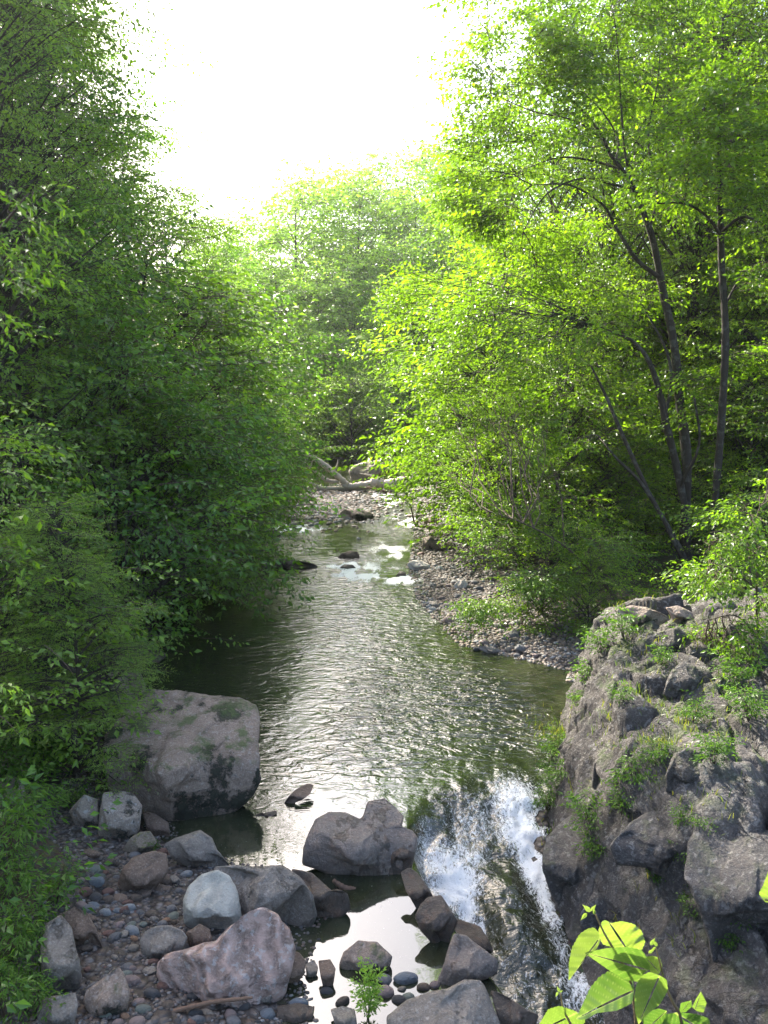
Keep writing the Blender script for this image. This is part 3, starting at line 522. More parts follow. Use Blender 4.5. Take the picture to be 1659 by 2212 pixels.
for u, v, ra, rb, rot, mt, lb in [(690, 1500, 62, 34, .3, K_BROWN, 'flat dark brown slab above the pebble patch'), (820, 1470, 50, 30, -.4, K_DARK, 'dark wedge of rock under the tilted brown slab'), (930, 1445, 55, 34, .2, K_BROWN, 'reddish brown block left of the pale greenish boulder'), (1000, 1390, 44, 26, .6, K_GREY, 'thin grey slab behind the pale greenish boulder'), (620, 1290, 46, 28, -.2, K_DARK, 'dark block above the mossy green-grey stone'), (520, 1240, 60, 34, .2, K_BROWN, 'dark brown block under the small speckled rock'),
        (400, 1400, 48, 34, 0, K_DARK, 'dark block at the landward edge of the pebbles'), (520, 1610, 46, 28, .5, K_BROWN, 'small brown wedge between the pebbles and the wedge shaped rock'), (700, 1700, 44, 26, -.5, K_GREY, 'grey slab fragment left of the rounded smooth boulder'), (690, 1810, 50, 30, .3, K_DARK, 'dark wet fragment between the wedge rock and the rounded boulder'), (560, 1850, 70, 34, .1, K_DARK, 'long dark slab above the pointed boulder'), (850, 1910, 44, 32, -.3, K_GREY, 'dark grey lump left of the pink folded boulder'),
        (830, 2120, 62, 38, .2, K_DARK, 'black wet block in front of the pointed boulder'), (960, 2110, 40, 24, -.6, K_BROWN, 'small brown wedge at the left foot of the pink boulder'), (1180, 2150, 60, 26, .1, K_GREY, 'flat grey slab below the driftwood stick'), (1000, 1250, 50, 26, .2, K_BROWN, 'rusty flat stone left of the sloping grey slab'), (880, 1610, 40, 24, .7, K_GREY, 'narrow grey chip above the rounded boulder'), (1410, 1490, 46, 26, 0, K_DARK, 'dark chip between the pale boulder and the broad slab')]:
    rq = np.random.RandomState(int(u + v)); th_ = np.linspace(0, 6.283, 8)[:-1] + rq.uniform(-.3, .3, 7); q_ = [(math.cos(t) * ra * rq.uniform(.8, 1.1), math.sin(t) * rb * rq.uniform(.8, 1.1)) for t in th_]
    rock('rock', Z1, [(u + a * math.cos(rot) - b * math.sin(rot), v + a * math.sin(rot) + b * math.cos(rot)) for a, b in q_], mt, lb, 'rock', 'angular rocks between the pebbles of the left shore', seed=int(u), sub=4, box=.65)
# upstream
rock('boulder', Z4, [(468, 550), (495, 520), (560, 518), (600, 522), (660, 530), (682, 560), (655, 582), (560, 586), (500, 572)], K_TAN, 'long grey boulder in midstream below the driftwood log', 'boulder', seed=71, sub=5, grooves=[([(545, 520), (540, 580)], 20, .1)])
rock('boulder', Z4, [(222, 465), (240, 440), (285, 428), (340, 445), (372, 478), (310, 488), (235, 480)], K_TAN, 'pale grey boulder at the left of the stony shoal below the log', 'boulder', seed=72)
rock('boulder', Z4, [(472, 792), (500, 768), (545, 755), (590, 762), (603, 798), (550, 806)], K_BROWN, 'pinkish brown rock in midstream above the riffle', 'boulder', seed=73)
rock('boulder', Z4, [(20, 850), (60, 805), (180, 798), (320, 825), (392, 850), (320, 864), (200, 862), (60, 868)], K_DARK, 'long low dark rock reaching from the left bank into the river', 'boulder', seed=74, depth=.35)
rock('boulder', Z4, [(480, 850), (510, 832), (560, 835), (585, 858), (540, 868)], K_DARK, 'small dark rock awash at the top of the riffle', 'boulder', seed=75, sub=4)
rock('boulder', Z4, [(805, 895), (830, 868), (862, 878), (866, 902), (830, 908)], K_DARK, 'small dark brown rock in the riffle beside the pale boulder', 'boulder', seed=76, sub=4)
rock('boulder', Z4, [(866, 835), (900, 810), (950, 812), (1000, 835), (1006, 862), (985, 875), (920, 876), (885, 862)], rock_mat('white_rock', (.42, .42, .42), (.55, .54, .53), (.35, .34, .33)), 'pale white-grey boulder on the water edge of the gravel bar', 'boulder', seed=77)
rock('boulder', Z4, [(1128, 958), (1160, 925), (1200, 922), (1222, 945), (1200, 970), (1150, 978)], rock_mat('white_rock_two', (.38, .38, .38), (.5, .49, .48), (.3, .3, .29)), 'second pale boulder, lying in the middle of the gravel bar', 'boulder', seed=78)
rock('boulder', Z4, [(952, 745), (958, 680), (1000, 670), (1036, 695), (1042, 740), (1000, 758)], K_TAN, 'upright tan boulder where the gravel bar meets the water', 'boulder', seed=79)
rock('boulder', Z4, [(1000, 760), (1030, 720), (1090, 708), (1145, 740), (1110, 765)], K_BROWN, 'flatter tan rock beside the upright tan boulder', 'boulder', seed=80)
rock('boulder', Z4, [(960, 590), (985, 565), (1030, 560), (1052, 585), (1045, 608), (990, 610)], K_TAN, 'rounded grey boulder under the leaves at the upper end of the bar', 'boulder', seed=81)
rock('boulder', Z4, [(855, 560), (880, 548), (910, 560), (890, 572)], K_TAN, 'small flat white stone in the sunlit glare of the stream', 'boulder', seed=82, sub=4)
rock('boulder', Z4, [(1265, 1312), (1300, 1298), (1360, 1300), (1420, 1330), (1440, 1348), (1370, 1350), (1300, 1330)], K_GREY, 'flat grey rock at the lower end of the gravel bar', 'boulder', seed=83)
rock('boulder', Z4, [(520, 300), (560, 268), (640, 245), (730, 238), (800, 275), (830, 330), (800, 372), (700, 380), (580, 375), (535, 345)], K_MOSSY, 'yellow-green mossed outcrop behind the driftwood log', 'boulder', seed=84, layer=.08, box=.65)
rock('boulder', Z4, [(990, 1070), (1000, 1042), (1040, 1040), (1052, 1075), (1020, 1090)], K_GREY, 'dark grey rounded stone at the near corner of the gravel bar', 'boulder', seed=85, sub=4)
rock('boulder', Z4, [(20, 660), (80, 635), (140, 640), (160, 665), (80, 680)], K_DARK, 'dark rock at the left bank upstream of the long low rock', 'boulder', seed=86, sub=4)
rock('boulder', Z1, [(560, 100), (640, 60), (760, 40), (900, 60), (980, 110), (900, 150), (700, 170), (580, 150)], K_DARK, 'low dark rock in the shade beside the pool, upstream of the largest boulder', 'boulder', seed=87, depth=.5)
rock('boulder', lambda p: (p[0] * .3788, 785.5 + p[1] * .3788), [(880, 1330), (960, 1280), (1060, 1270), (1100, 1300), (1040, 1350), (920, 1370)], K_DARK, 'dark rock under the overhanging branches of the left bank', 'boulder', seed=88, depth=.5)

# the ledge itself
ys = np.linspace(4.2, 19.3, 330); tt = np.linspace(0, 1, 250) ** 1.5; X = xr(ys)[:, None] - .35 + tt[None] * 7.3; Y = np.repeat(ys[:, None], 250, 1)
x = X.ravel(); y = Y.ravel(); z = cliff_z(x, y); q = np.stack([x * .6, y * 1.1, z * 1.9], 1); lf = .16 * fbm(q, 4, 88, ridged=True) + .07 * fbm(q * 3.3, 4, 89, ridged=True); x = x - lf * sst(-1.5, -.4, z) * sst(2.6, .4, x - xr(y)); i = np.arange(329)[:, None] * 250 + np.arange(249)[None]
tag(obj('rock_ledge', mesh_np('rock_ledge', np.stack([x, y, z], 1), np.stack([i, i + 1, i + 251, i + 250], -1).reshape(-1, 4), [K_LEDGE, K_LEDGE2], 4, True, (np.repeat((ys[:-1] + .5 * np.sin(ys[:-1] * 3) < 11.2)[:, None], 249, 1)).astype(int).ravel())), 'fractured purple-grey rock ledge with moss and weeds above the right side of the rapids', 'rock ledge')

# ------------------------------------------------------------------ pebbles, cobbles and gravel
def stone_mesh(seed, sub=3, flat=.6):
    N, Fc = ico(sub); rs = np.random.RandomState(seed); P = N * np.array([1, rs.uniform(.65, .9), flat * rs.uniform(.8, 1.1)])
    for _ in range(4):
        n = rs.normal(size=3); n /= np.linalg.norm(n); P = P - n[None] * (np.maximum(0, P @ n - .62) * .7)[:, None]
    P = P * (1 + .10 * fbm(P * 1.3 + seed, 3, seed))[:, None]; return P, Fc
SM = [mesh_np('cobble', *stone_mesh(100 + i), K_COB) for i in range(9)]
STCOL = {'grey': (.17, .165, .165), 'blue-grey': (.17, .19, .21), 'dark grey': (.07, .068, .07), 'pale grey': (.32, .33, .33), 'green-grey': (.2, .22, .18), 'rust-brown': (.2, .105, .08), 'pinkish': (.27, .20, .18), 'brown': (.12, .088, .065), 'tan': (.28, .235, .185), 'orange-tan': (.33, .19, .11), 'off-white': (.5, .49, .46)}
def stone(kind, u, v, wpx, col, label, group, asp=None, rs=random):
    p = hit(u, v); sc = p[1] / ray(u, v)[1]; r = wpx / 2 / F * sc
    o = obj(kind, SM[rs.randrange(9)]); o.location = (p[0], p[1], p[2] + r * .18); s = rs.uniform(.85, 1.1)
    o.scale = (r, r * (asp or rs.uniform(.75, 1.1)), r * s); o.rotation_euler = (rs.uniform(-.3, .3), rs.uniform(-.3, .3), rs.uniform(-.5, .5))
    c = STCOL[col]; j = rs.uniform(.85, 1.15); o.color = (c[0] * j, c[1] * j, c[2] * j, 1)
    return tag(o, label, 'pebble' if kind == 'pebble' else 'stone', group)
rr_ = random.Random(5)
GP = 'rounded stones scattered over the left shore'
KEY = [(535, 1330, 110, 'green-grey', 'mossy green-grey stone, largest loose one high on the left shore'), (545, 1395, 110, 'blue-grey', 'elongated blue-grey stone below the mossy green-grey one'), (462, 1388, 50, 'pinkish', 'pinkish round pebble left of the elongated blue-grey stone'),
       (540, 1480, 44, 'pale grey', 'pale green-grey pebble standing just above a pale blue-grey oval one'), (535, 1532, 70, 'blue-grey', 'pale blue-grey oval stone below the pale green-grey pebble'), (465, 1530, 85, 'pinkish', 'pinkish stone left of the pale blue-grey oval one'), (600, 1572, 85, 'pale grey', 'pale grey speckled stone in the pebble patch'),
       (672, 1562, 62, 'blue-grey', 'flat blue-grey pebble right of the pale speckled stone'), (720, 1570, 50, 'dark grey', 'dark grey pebble, next right of the flat blue-grey one'), (800, 1575, 62, 'grey', 'grey pebble above the orange-tan one'), (945, 1618, 52, 'orange-tan', 'smooth orange-tan pebble left of the pale greenish boulder'),
       (680, 1642, 75, 'pinkish', 'pinkish brown pebble beside a rust-brown one'), (615, 1690, 75, 'rust-brown', 'rust-brown pebble left of the smooth grey boulder'), (870, 1580, 90, 'brown', 'square brown stone beside the orange-tan pebble'), (765, 1722, 52, 'orange-tan', 'orange-brown pebble touching the rounded smooth grey boulder'), (1065, 1352, 75, 'pale grey', 'pale blue-white stone near the sloping grey slab'),
       (1038, 1292, 50, 'tan', 'small tan pebble above the pale blue-white stone'), (758, 1960, 110, 'pinkish', 'smooth pinkish stone leaning on the pointed boulder'), (752, 1895, 60, 'pinkish', 'small pale pink pebble above the smooth pinkish stone'), (870, 2035, 110, 'dark grey', 'dark wet stone left of the pink folded boulder'), (1490, 2035, 140, 'grey', 'grey angular stone in front of the pink folded boulder'),
       (1525, 2150, 110, 'blue-grey', 'blue-grey stone at the bottom edge in front of the pink boulder'), (712, 2165, 60, 'orange-tan', 'orange-brown pebble at the bottom edge beside the pointed boulder'), (785, 2190, 95, 'pinkish', 'pinkish stone at the bottom edge, right of the orange-brown pebble'), (1100, 2195, 70, 'rust-brown', 'rust-brown stone at the bottom edge left of centre'), (1330, 2195, 95, 'grey', 'grey stone at the bottom edge under the pink folded boulder'), (1700, 2090, 120, 'blue-grey', 'blue-grey stone in the little outlet channel'), (820, 1640, 60, 'green-grey', 'green-grey pebble above the rounded smooth grey boulder'), (750, 1640, 60, 'green-grey', 'flat green-grey pebble left of its twin above the smooth grey boulder')]
for u, v, wd, col, lb in KEY: stone('pebble', *Z1((u, v + wd * .15)), wd * .3788, col, lb, GP, rs=rr_)
for (u, v, wd, col, lb) in [(745, 1230, 90, 'grey', 'grey pebble right of the rounded tan boulder in the pool'), (858, 1230, 150, 'blue-grey', 'flat blue-grey stone in the row at the pool edge'), (745, 1300, 130, 'pinkish', 'pinkish grey block left in the row at the pool edge'), (838, 1285, 62, 'tan', 'tan pebble in the row at the pool edge'), (965, 1275, 85, 'brown', 'oval brown stone in the row at the pool edge'),
                            (820, 1345, 85, 'dark grey', 'dark wet stone below the tan pebble at the pool edge'), (880, 1330, 75, 'green-grey', 'green-grey stone between the dark stone and the bedrock'), (1030, 1262, 70, 'pinkish', 'pinkish stone at the right end of the row at the pool edge'), (410, 1300, 80, 'dark grey', 'dark stone standing in the pool outlet'), (365, 1003, 30, 'dark grey', 'tiny dark stone poking from the still pool'), (245, 1055, 50, 'dark grey', 'small dark stone under the broad grey slab'), (500, 1360, 90, 'brown', 'brown stone half under water left of the bright shoot')]:
    stone('pebble', *Z2((u, v + wd * .1)), wd * .3788, col, lb, 'stones along the edge of the still pool', rs=rr_)
# loose smaller pebbles between them
LAND = [('the tilted brown slab', (810, 1380)), ('the pale greenish boulder', (1200, 1560)), ('the pink folded boulder', (1250, 1900)), ('the smooth grey boulder', (930, 1750)), ('the tall grey slab', (350, 1780)), ('the pointed boulder', (600, 2060)), ('the squarish lichened boulder', (680, 1040)), ('the sloping grey slab', (1100, 1220))]
sz = [('tiny', 14, 20), ('small', 20, 32), ('small', 24, 34), ('medium', 34, 52), ('large', 54, 84)]
n_ = 0; LP = []
while n_ < 175:
    u = rr_.uniform(380, 1500); v = rr_.uniform(1240, 2210)
    if v < 1900 and u > 1060: continue
    if u < 470 and v > 1560 and v < 2100: continue
    if rr_.random() > .35 + .65 * math.exp(-((u - 760) / 220) ** 2 - ((v - 1650) / 260) ** 2): continue
    s = rr_.choice(sz + sz[-2:]); col = rr_.choice(['grey', 'grey', 'blue-grey', 'dark grey', 'dark grey', 'green-grey', 'rust-brown', 'pinkish', 'brown', 'brown', 'tan', 'pale grey'])
    nm, (lu, lv) = min(LAND, key=lambda a: (a[1][0] - u) ** 2 + (a[1][1] - v) ** 2)
    side = ('left of' if u < lu else 'right of') if abs(u - lu) > abs(v - lv) else ('above' if v < lv else 'below')
    LP.append((stone('pebble', *Z1((u, v)), rr_.uniform(s[1], s[2]) * .3788 * 1.2, col, 'x', GP, rs=rr_), f'{s[0]} {col}', f'{side} {nm}', col)); n_ += 1
def relabel(lst, noun):
    from collections import Counter
    P = np.array([o.location[:2] for o, *_ in lst])
    for i, (o, a, b, col) in enumerate(lst):
        k_ = np.argsort(((P - P[i]) ** 2).sum(1))[1:3]; c1, c2 = lst[k_[0]][3], lst[k_[1]][3]; b = b.replace('the ', '')
        o['label'] = f'{a} {noun} {b}, beside a {c1} one' if i % 2 else f'{a} {noun} {b}, near {c1} and {c2} ones'
    cn = Counter(o['label'] for o, *_ in lst)
    for i, (o, a, b, col) in enumerate(lst):
        if cn[o['label']] > 1:
            k_ = np.argsort(((P - P[i]) ** 2).sum(1))[1:4]; d = P[k_[0]] - P[i]; dd = 'in front of' if d[1] > abs(d[0]) else 'behind' if -d[1] > abs(d[0]) else 'left of' if d[0] > 0 else 'right of'
            o['label'] = f'{a} {noun} {b}, {dd} a {lst[k_[0]][3]} one'
    cn = Counter(o['label'] for o, *_ in lst); used = set(o['label'] for o, *_ in lst)
    for i, (o, a, b, col) in enumerate(lst):
        if cn[o['label']] > 1 or len(o['label'].split()) > 16:
            k_ = np.argsort(((P - P[i]) ** 2).sum(1))[1:5]; cs_ = [lst[j][3] for j in k_]
            for lb in (f'{a} {noun} {b}, {cs_[0]} and {cs_[1]} ones beside it', f'{a} {noun} {b}, {cs_[1]} and {cs_[2]} ones beside it', f'{a} {noun} {b}, amid {cs_[0]}, {cs_[2]}, {cs_[3]} ones'):
                if lb not in used and len(lb.split()) <= 16: o['label'] = lb; used.add(lb); break
# cobbles on the bar
GB = 'cobbles on the gravel bar across the river'; BL = [('the white-grey boulder', (935, 850)), ('the mid-bar pale boulder', (1175, 950)), ('the upright boulder', (1000, 720)), ('the dark round stone', (1020, 1065)), ('the flat end rock', (1350, 1325)), ('the upper boulder', (1010, 590))]
relabel(LP, 'pebble'); n_ = 0; LC = []
while n_ < 190:
    u = rr_.uniform(900, 1600); v = rr_.uniform(600, 1420); p = hit(*Z4((u, v))); dr = p[0] - float(xr(p[1]))
    if not (-.25 < dr < 4.3 and p[1] > 19.5 and p[2] < 1.2): continue
    s = rr_.choice([('small', 14, 22), ('small', 14, 22), ('medium', 22, 34), ('large', 34, 50)]); col = rr_.choice(['grey', 'grey', 'grey', 'pale grey', 'pale grey', 'dark grey', 'tan', 'pinkish', 'off-white', 'brown'])
    if v < 800 and rr_.random() < .5: col = rr_.choice(['rust-brown', 'tan', 'pinkish'])
    k_ = (33 / p[1]); nm, (lu, lv) = min(BL, key=lambda a: (a[1][0] - u) ** 2 + (a[1][1] - v) ** 2)
    side = ('left of' if u < lu else 'right of') if abs(u - lu) > abs(v - lv) else ('above' if v < lv else 'below')
    LC.append((stone('cobble', *Z4((u, v)), rr_.uniform(s[1], s[2]) * .3788 * k_ * 1.15, col, 'x', GB, rs=rr_), f'{s[0]} {col}', f'{side} {nm}', col)); n_ += 1
relabel(LC, 'cobble')
def gravel(name, n, xf, seed, r0, r1, cols, label):
    rs = np.random.RandomState(seed); P0, F0 = ico(1); V = []; Fs = []; A = []
    x, y = xf(rs, n); z = surf(x, y); r = rs.uniform(r0, r1, len(x)) * (1 + .012 * np.maximum(0, y - 20))
    sc = np.stack([r, r * rs.uniform(.6, 1, len(x)), r * rs.uniform(.4, .7, len(x))], 1); a = rs.uniform(0, 6.28, len(x))
    L = P0[None] * (1 + rs.uniform(-.14, .14, (len(x), len(P0), 1))) * sc[:, None]
    X = L[..., 0] * np.cos(a)[:, None] - L[..., 1] * np.sin(a)[:, None]; Y = L[..., 0] * np.sin(a)[:, None] + L[..., 1] * np.cos(a)[:, None]
    V = np.stack([X + x[:, None], Y + y[:, None], L[..., 2] + z[:, None]], -1).reshape(-1, 3)
    Fs = (F0[None] + (np.arange(len(x)) * len(P0))[:, None, None]).reshape(-1, 3)
    k = NT(name); at = k.n('Attribute', attribute_name='var').outputs['Fac']; tc = k.n('TexCoord').outputs['Object']
    c = k.mix(k.math('MULTIPLY', k.noise(tc, 40, 3), .5), k.ramp(at, cols), (.05, .045, .04)); m = k.done(k.bsdf(c, .65, .4))
    o = obj(name, mesh_np(name, V, Fs, m, 3, True, None, {'var': np.repeat(rs.uniform(0, 1, len(x)), len(P0))})); tag(o, label, 'gravel', kind='stuff')
GC = [(0, (.08, .06, .045)), (.3, (.18, .15, .125)), (.5, (.26, .19, .135)), (.7, (.12, .08, .055)), (.85, (.24, .24, .235)), (1, (.36, .35, .33))]
def _bar(rs, n):
    y = 19.3 + (95 - 19.3) * rs.uniform(0, 1, n) ** 1.9; d = rs.uniform(-.05, 1, n) * 4.3; return xr(y) + d, y
gravel('gravel', 15000, _bar, 3, .03, .085, GC, 'fine grey and tan gravel between the cobbles of the river bar')
def _sh(rs, n):
    y = rs.uniform(6.5, 14, n); d = rs.uniform(-.25, 3.4, n); return xl(y) - d, y
gravel('shore_gravel', 6500, _sh, 4, .012, .038, [(0, (.04, .034, .03)), (.35, (.10, .09, .085)), (.6, (.16, .13, .11)), (.8, (.12, .07, .05)), (1, (.27, .26, .25))], 'dark wet gravel and grit between the stones of the left shore')
def _shoal(rs, n):
    u = rs.normal(0, 1, n); v = rs.normal(0, 1, n); c0 = G(Z4((430, 480))[0], Z4((430, 480))[1], .25); return c0[0] + u * 1.5 - v * .2, c0[1] + v * 3.4
gravel('shoal_gravel', 2500, _shoal, 6, .05, .16, GC, 'stony shoal of grey cobble gravel just below the driftwood log')

# ------------------------------------------------------------------ driftwood
def wood(name, lines, Z, y0, mat, label, cat, zoff=0.0, parts=None):
    root = None
    for j, (pn, ln) in enumerate(lines):
        pts = spline([(*Z((a, b)), r) for a, b, r in ln], 6); P = []; rad = []
        for u, v, r in pts:
            q = AT(u, v, y0 if not callable(y0) else y0(u, v)); P.append(q); rad.append(r * .3788 / F * q[1])
        P = np.array(P); rad = np.array(rad) * (1 + .10 * np.sin(np.arange(len(P)) * 1.7 + j)); mb = MB(); 
        if root is None: root = empty(name, tuple(P[-1])); org = P[-1]
        mb.tube(P - org, rad * 1.2 * (1 + .12 * fbm(P * 3, 2, 5)), 10); obj(pn, mb.mesh(pn, [mat]), root)
    return tag(root, label, cat)
yl = G(*Z4((620, 410)), .25)[1]
wood('driftwood_log', [('trunk', [(900, 352, 22), (860, 362, 26), (780, 376, 27), (730, 378, 22), (690, 372, 27), (650, 380, 20), (590, 386, 18), (540, 390, 17), (500, 380, 12)]),
     ('branch', [(530, 380, 14), (490, 345, 15), (440, 300, 15), (380, 255, 14), (330, 222, 12), (280, 198, 8), (240, 180, 5)]),
     ('branch', [(560, 396, 12), (500, 399, 11), (440, 402, 10), (380, 398, 10), (335, 378, 8), (285, 354, 3)]),
     ('branch', [(480, 364, 9), (440, 360, 10), (405, 350, 11), (375, 325, 8), (330, 290, 7), (285, 255, 6), (235, 195, 3)]),
     ('branch', [(320, 290, 4), (325, 260, 3), (332, 240, 2)]), ('branch', [(760, 372, 8), (700, 340, 6), (640, 322, 4), (600, 315, 2)]), ('branch', [(640, 388, 8), (600, 410, 6), (540, 424, 4), (480, 428, 2)]), ('branch', [(450, 310, 6), (470, 270, 4), (476, 236, 2)]), ('branch', [(700, 380, 9), (640, 400, 8), (560, 405, 6), (430, 420, 3)])], Z4, yl, M_DRIFT, 'bleached forked driftwood log lying across the stream', 'log')
wood('dead_branch', [('branch', [(640, 395, 5), (720, 410, 6), (800, 436, 4), (830, 440, 2)])], Z4, yl - 1.2, M_BROWNWOOD, 'thin brown branch in front of the driftwood log', 'branch')
wood('fallen_log', [('trunk', [(690, 205, 6), (750, 250, 9), (800, 290, 9), (860, 335, 10)])], Z4, yl + 5, M_BROWNWOOD, 'brown fallen log leaning on the mossed outcrop', 'log')
wood('dead_branch', [('branch', [(880, 470, 3), (900, 540, 4), (920, 610, 5), (1000, 620, 6), (1100, 632, 7), (1200, 640, 8)]), ('twig', [(920, 610, 3), (950, 560, 2), (990, 500, 2)])], Z4, G(*Z4((1000, 640)), .5)[1], M_BROWNWOOD, 'bent bare branch reaching from the gravel bar over the water', 'branch')
pb = hit(*Z1((1100, 2160)))
wood('stick', [('branch', [(880, 2170, 8), (980, 2140, 11), (1100, 2110, 13), (1220, 2085, 12), (1350, 2070, 10), (1440, 2060, 6)])], Z1, pb[1], M_BROWNWOOD, 'brown driftwood stick lying under the pink folded boulder', 'stick')
pb = hit(*Z2((500, 700)))
wood('stick', [('branch', [(448, 664, 10), (480, 690, 15), (520, 712, 17), (560, 716, 15), (578, 712, 8)])], Z2, pb[1] - .05, M_BROWNWOOD, 'short piece of driftwood afloat in the still pool', 'stick')

# ------------------------------------------------------------------ foliage
def spray_tpl(rs, L, leaf, asp=.55, side=.5, step=.1, lstep=.62, droop=.18, tilt=.8, ang=.9, fold=.14):
    """one leafy branch end along +x: leaves (n,4,3), twig lines"""
    base = []; dirs = []; lines = []
    ax = lambda t: np.array([t * L, 0, -droop * L * t * t + .06 * L * t])
    lines.append([ax(t) for t in np.linspace(0, 1, 5)])
    ns = max(3, int(.9 * L / step)); sgn = 1
    for i in range(ns + 1):
        t = .12 + .88 * i / ns; sgn = -sgn; l2 = side * L * (1 - .65 * t) * rs.uniform(.7, 1.15); a = sgn * ang * rs.uniform(.75, 1.2)
        if i == ns: a = 0; l2 = side * L * .35
        p0 = ax(t); d = np.array([math.cos(a), math.sin(a), rs.uniform(-.25, .15)])
        p1 = p0 + d * l2; p1[2] -= droop * .5 * l2; lines.append([p0, (p0 + p1) / 2 + np.array([0, 0, .03 * l2]), p1])
        m = max(2, int(l2 / (leaf * lstep))); sg2 = 1
        for j in range(m):
            s = (j + .7) / m; sg2 = -sg2; b = a + sg2 * rs.uniform(.5, 1.0) * (1 if j < m - 1 else .1)
            base.append(p0 + (p1 - p0) * s); dirs.append((math.cos(b), math.sin(b), rs.uniform(-.9, .15)))
    base = np.array(base); D = np.array(dirs); D /= np.linalg.norm(D, axis=1)[:, None]; n = len(base)
    N = np.stack([rs.normal(0, tilt, n), rs.normal(0, tilt, n), np.ones(n)], 1); S = np.cross(N, D); S /= np.linalg.norm(S, axis=1)[:, None]; N = np.cross(D, S)
    l = leaf * rs.uniform(.5, 1.3, n)[:, None]; wd = l * asp * .5
    tip = base + D * l - N * l * .12; m1 = base + D * l * .42 + S * wd + N * wd * fold * 2; m2 = base + D * l * .42 - S * wd + N * wd * fold * 2
    return np.stack([base, m1, tip, m2], 1), lines
TRI = np.array([[0, 1, 2], [0, 2, 3]])
class Crown:
    def __init__(s, seed, L, leaf, n=6, **kw):
        s.rs = np.random.RandomState(seed); s.t = [spray_tpl(s.rs, L, leaf, **kw) for _ in range(n)]; s.V = []; s.A = []; s.mb = MB(); s.L = L
    def add(s, p, az, el=.1, roll=0.0, sc=1.0, var=None, twig=True):
        k = s.rs.randint(len(s.t)); V, lines = s.t[k]
        ca, sa = math.cos(az), math.sin(az); ce, se = math.cos(el), math.sin(el); cr, sr = math.cos(roll), math.sin(roll)
        Rz = np.array([[ca, -sa, 0], [sa, ca, 0], [0, 0, 1]]); Ry = np.array([[ce, 0, -se], [0, 1, 0], [se, 0, ce]]); Rx = np.array([[1, 0, 0], [0, cr, -sr], [0, sr, cr]])
        M = (Rz @ Ry @ Rx * sc).T; W = V @ M + np.asarray(p); s.V.append(W); v = s.rs.uniform(.2, .8) if var is None else var
        s.A.append(np.repeat(np.clip(v + s.rs.uniform(-.22, .22, len(W)), 0, 1), 4))
        if twig:
            ln = np.array(lines[0]) @ M + np.asarray(p); s.mb.tube(ln[::2], np.linspace(.010, .003, len(ln[::2])) * (s.L / 1.1), 3, 1, 0.0, False)
    def build(s, name, mats):
        V = np.vstack(s.V).reshape(-1, 3); n = len(V) // 4; Fc = (TRI[None] + (np.arange(n) * 4)[:, None, None]).reshape(-1, 3); A = np.concatenate(s.A); M = np.zeros(len(Fc), int)
        if s.mb.V:
            V2 = np.vstack(s.mb.V); F2 = np.vstack(s.mb.F) + len(V); V = np.vstack([V, V2]); Fc = np.vstack([Fc, F2]); M = np.r_[M, np.ones(len(F2), int)]; A = np.r_[A, np.zeros(len(V2))]
        return mesh_np(name, V, Fc, mats, 3, False, M, {'var': A})
def curve3(a, b, up, n=6, rs=None, wob=0.0):
    a = np.asarray(a, float); b = np.asarray(b, float); t = np.linspace(0, 1, n)[:, None]; c = (a + b) / 2 + np.array([0, 0, up])
    P = (1 - t) ** 2 * a + 2 * t * (1 - t) * c + t ** 2 * b
    if rs is not None: P[1:-1] += rs.normal(0, wob, (n - 2, 3))
    return P
def tree_meshes(seed, H, Rr, z0, leaf, L, nclump, per, mat, bark=None, tr=.18, prof='dome', asp=.55, spread=.28, lean=(0, 0), name='tree', **kw):
    rs = np.random.RandomState(seed); cr = Crown(seed + 1, L, leaf, asp=asp, step=leaf * 1.25, **kw); tk = MB()
    n = 9; tz = np.linspace(0, H * .93, n); T = np.stack([lean[0] * (tz / H) ** 1.5 + rs.normal(0, .05, n).cumsum(), lean[1] * (tz / H) ** 1.5 + rs.normal(0, .05, n).cumsum(), tz], 1); T[0] = 0
    T[0, 2] = -.5
    tk.tube(T, tr * np.linspace(1.15, .1, n) ** 1.0, 8); at = lambda zz: np.array([np.interp(zz, T[:, 2], T[:, 0]), np.interp(zz, T[:, 2], T[:, 1]), zz])
    for i in range(nclump):
        h = (i + rs.uniform(0, 1)) / nclump
        if prof == 'dome': h = h ** .85; rad = Rr * (math.sin(math.pi * min(1, (h * .84 + .16))) ** .6 if h > .3 else .9 + .1 * h)
        else: rad = Rr * (1.03 - h) ** .85
        z = z0 + (H - z0) * h; a = rs.uniform(0, 6.28) if i % 3 else i * 2.4; f = math.sqrt(rs.uniform(.15, 1)) if prof == 'dome' else rs.uniform(.75, 1.05)
        ax = at(z); c = ax + np.array([math.cos(a) * rad * f, math.sin(a) * rad * f, 0]); zt = max(z0 * .5, z - rad * f * (.75 if prof == 'dome' else .05) - .3); s0 = at(zt)
        ll = curve3(s0, c, rad * f * .12, 6, rs, .04 * rad * f * .3); r0 = tr * (1 - zt / H) * .45 + .015
        tk.tube(ll, np.linspace(r0, .012, 6), 5, 0, 0, False)
        cs = spread * Rr; v0 = rs.uniform(.1, .9)
        for j in range(per):
            q = c + rs.normal(0, 1, 3) * np.array([cs, cs, cs * .45]) * .8; o = q - ax; az = math.atan2(o[1], o[0]) + rs.normal(0, .6); k_ = rs.randint(2, 6)
            if j % 2 == 0: tk.tube(np.array([ll[k_], (ll[k_] + q) / 2 + np.array([0, 0, .05]), q]), [.014, .009, .006], 3, 0, 0, False)
            cr.add(q, az, rs.normal(.02, .22), rs.normal(0, .3), rs.uniform(.75, 1.2), np.clip(v0 + rs.normal(0, .12), .05, .95))
    return tk.mesh(name + '_trunk', [bark or M_BARK]), cr.build(name + '_crown', [mat, M_TWIG])
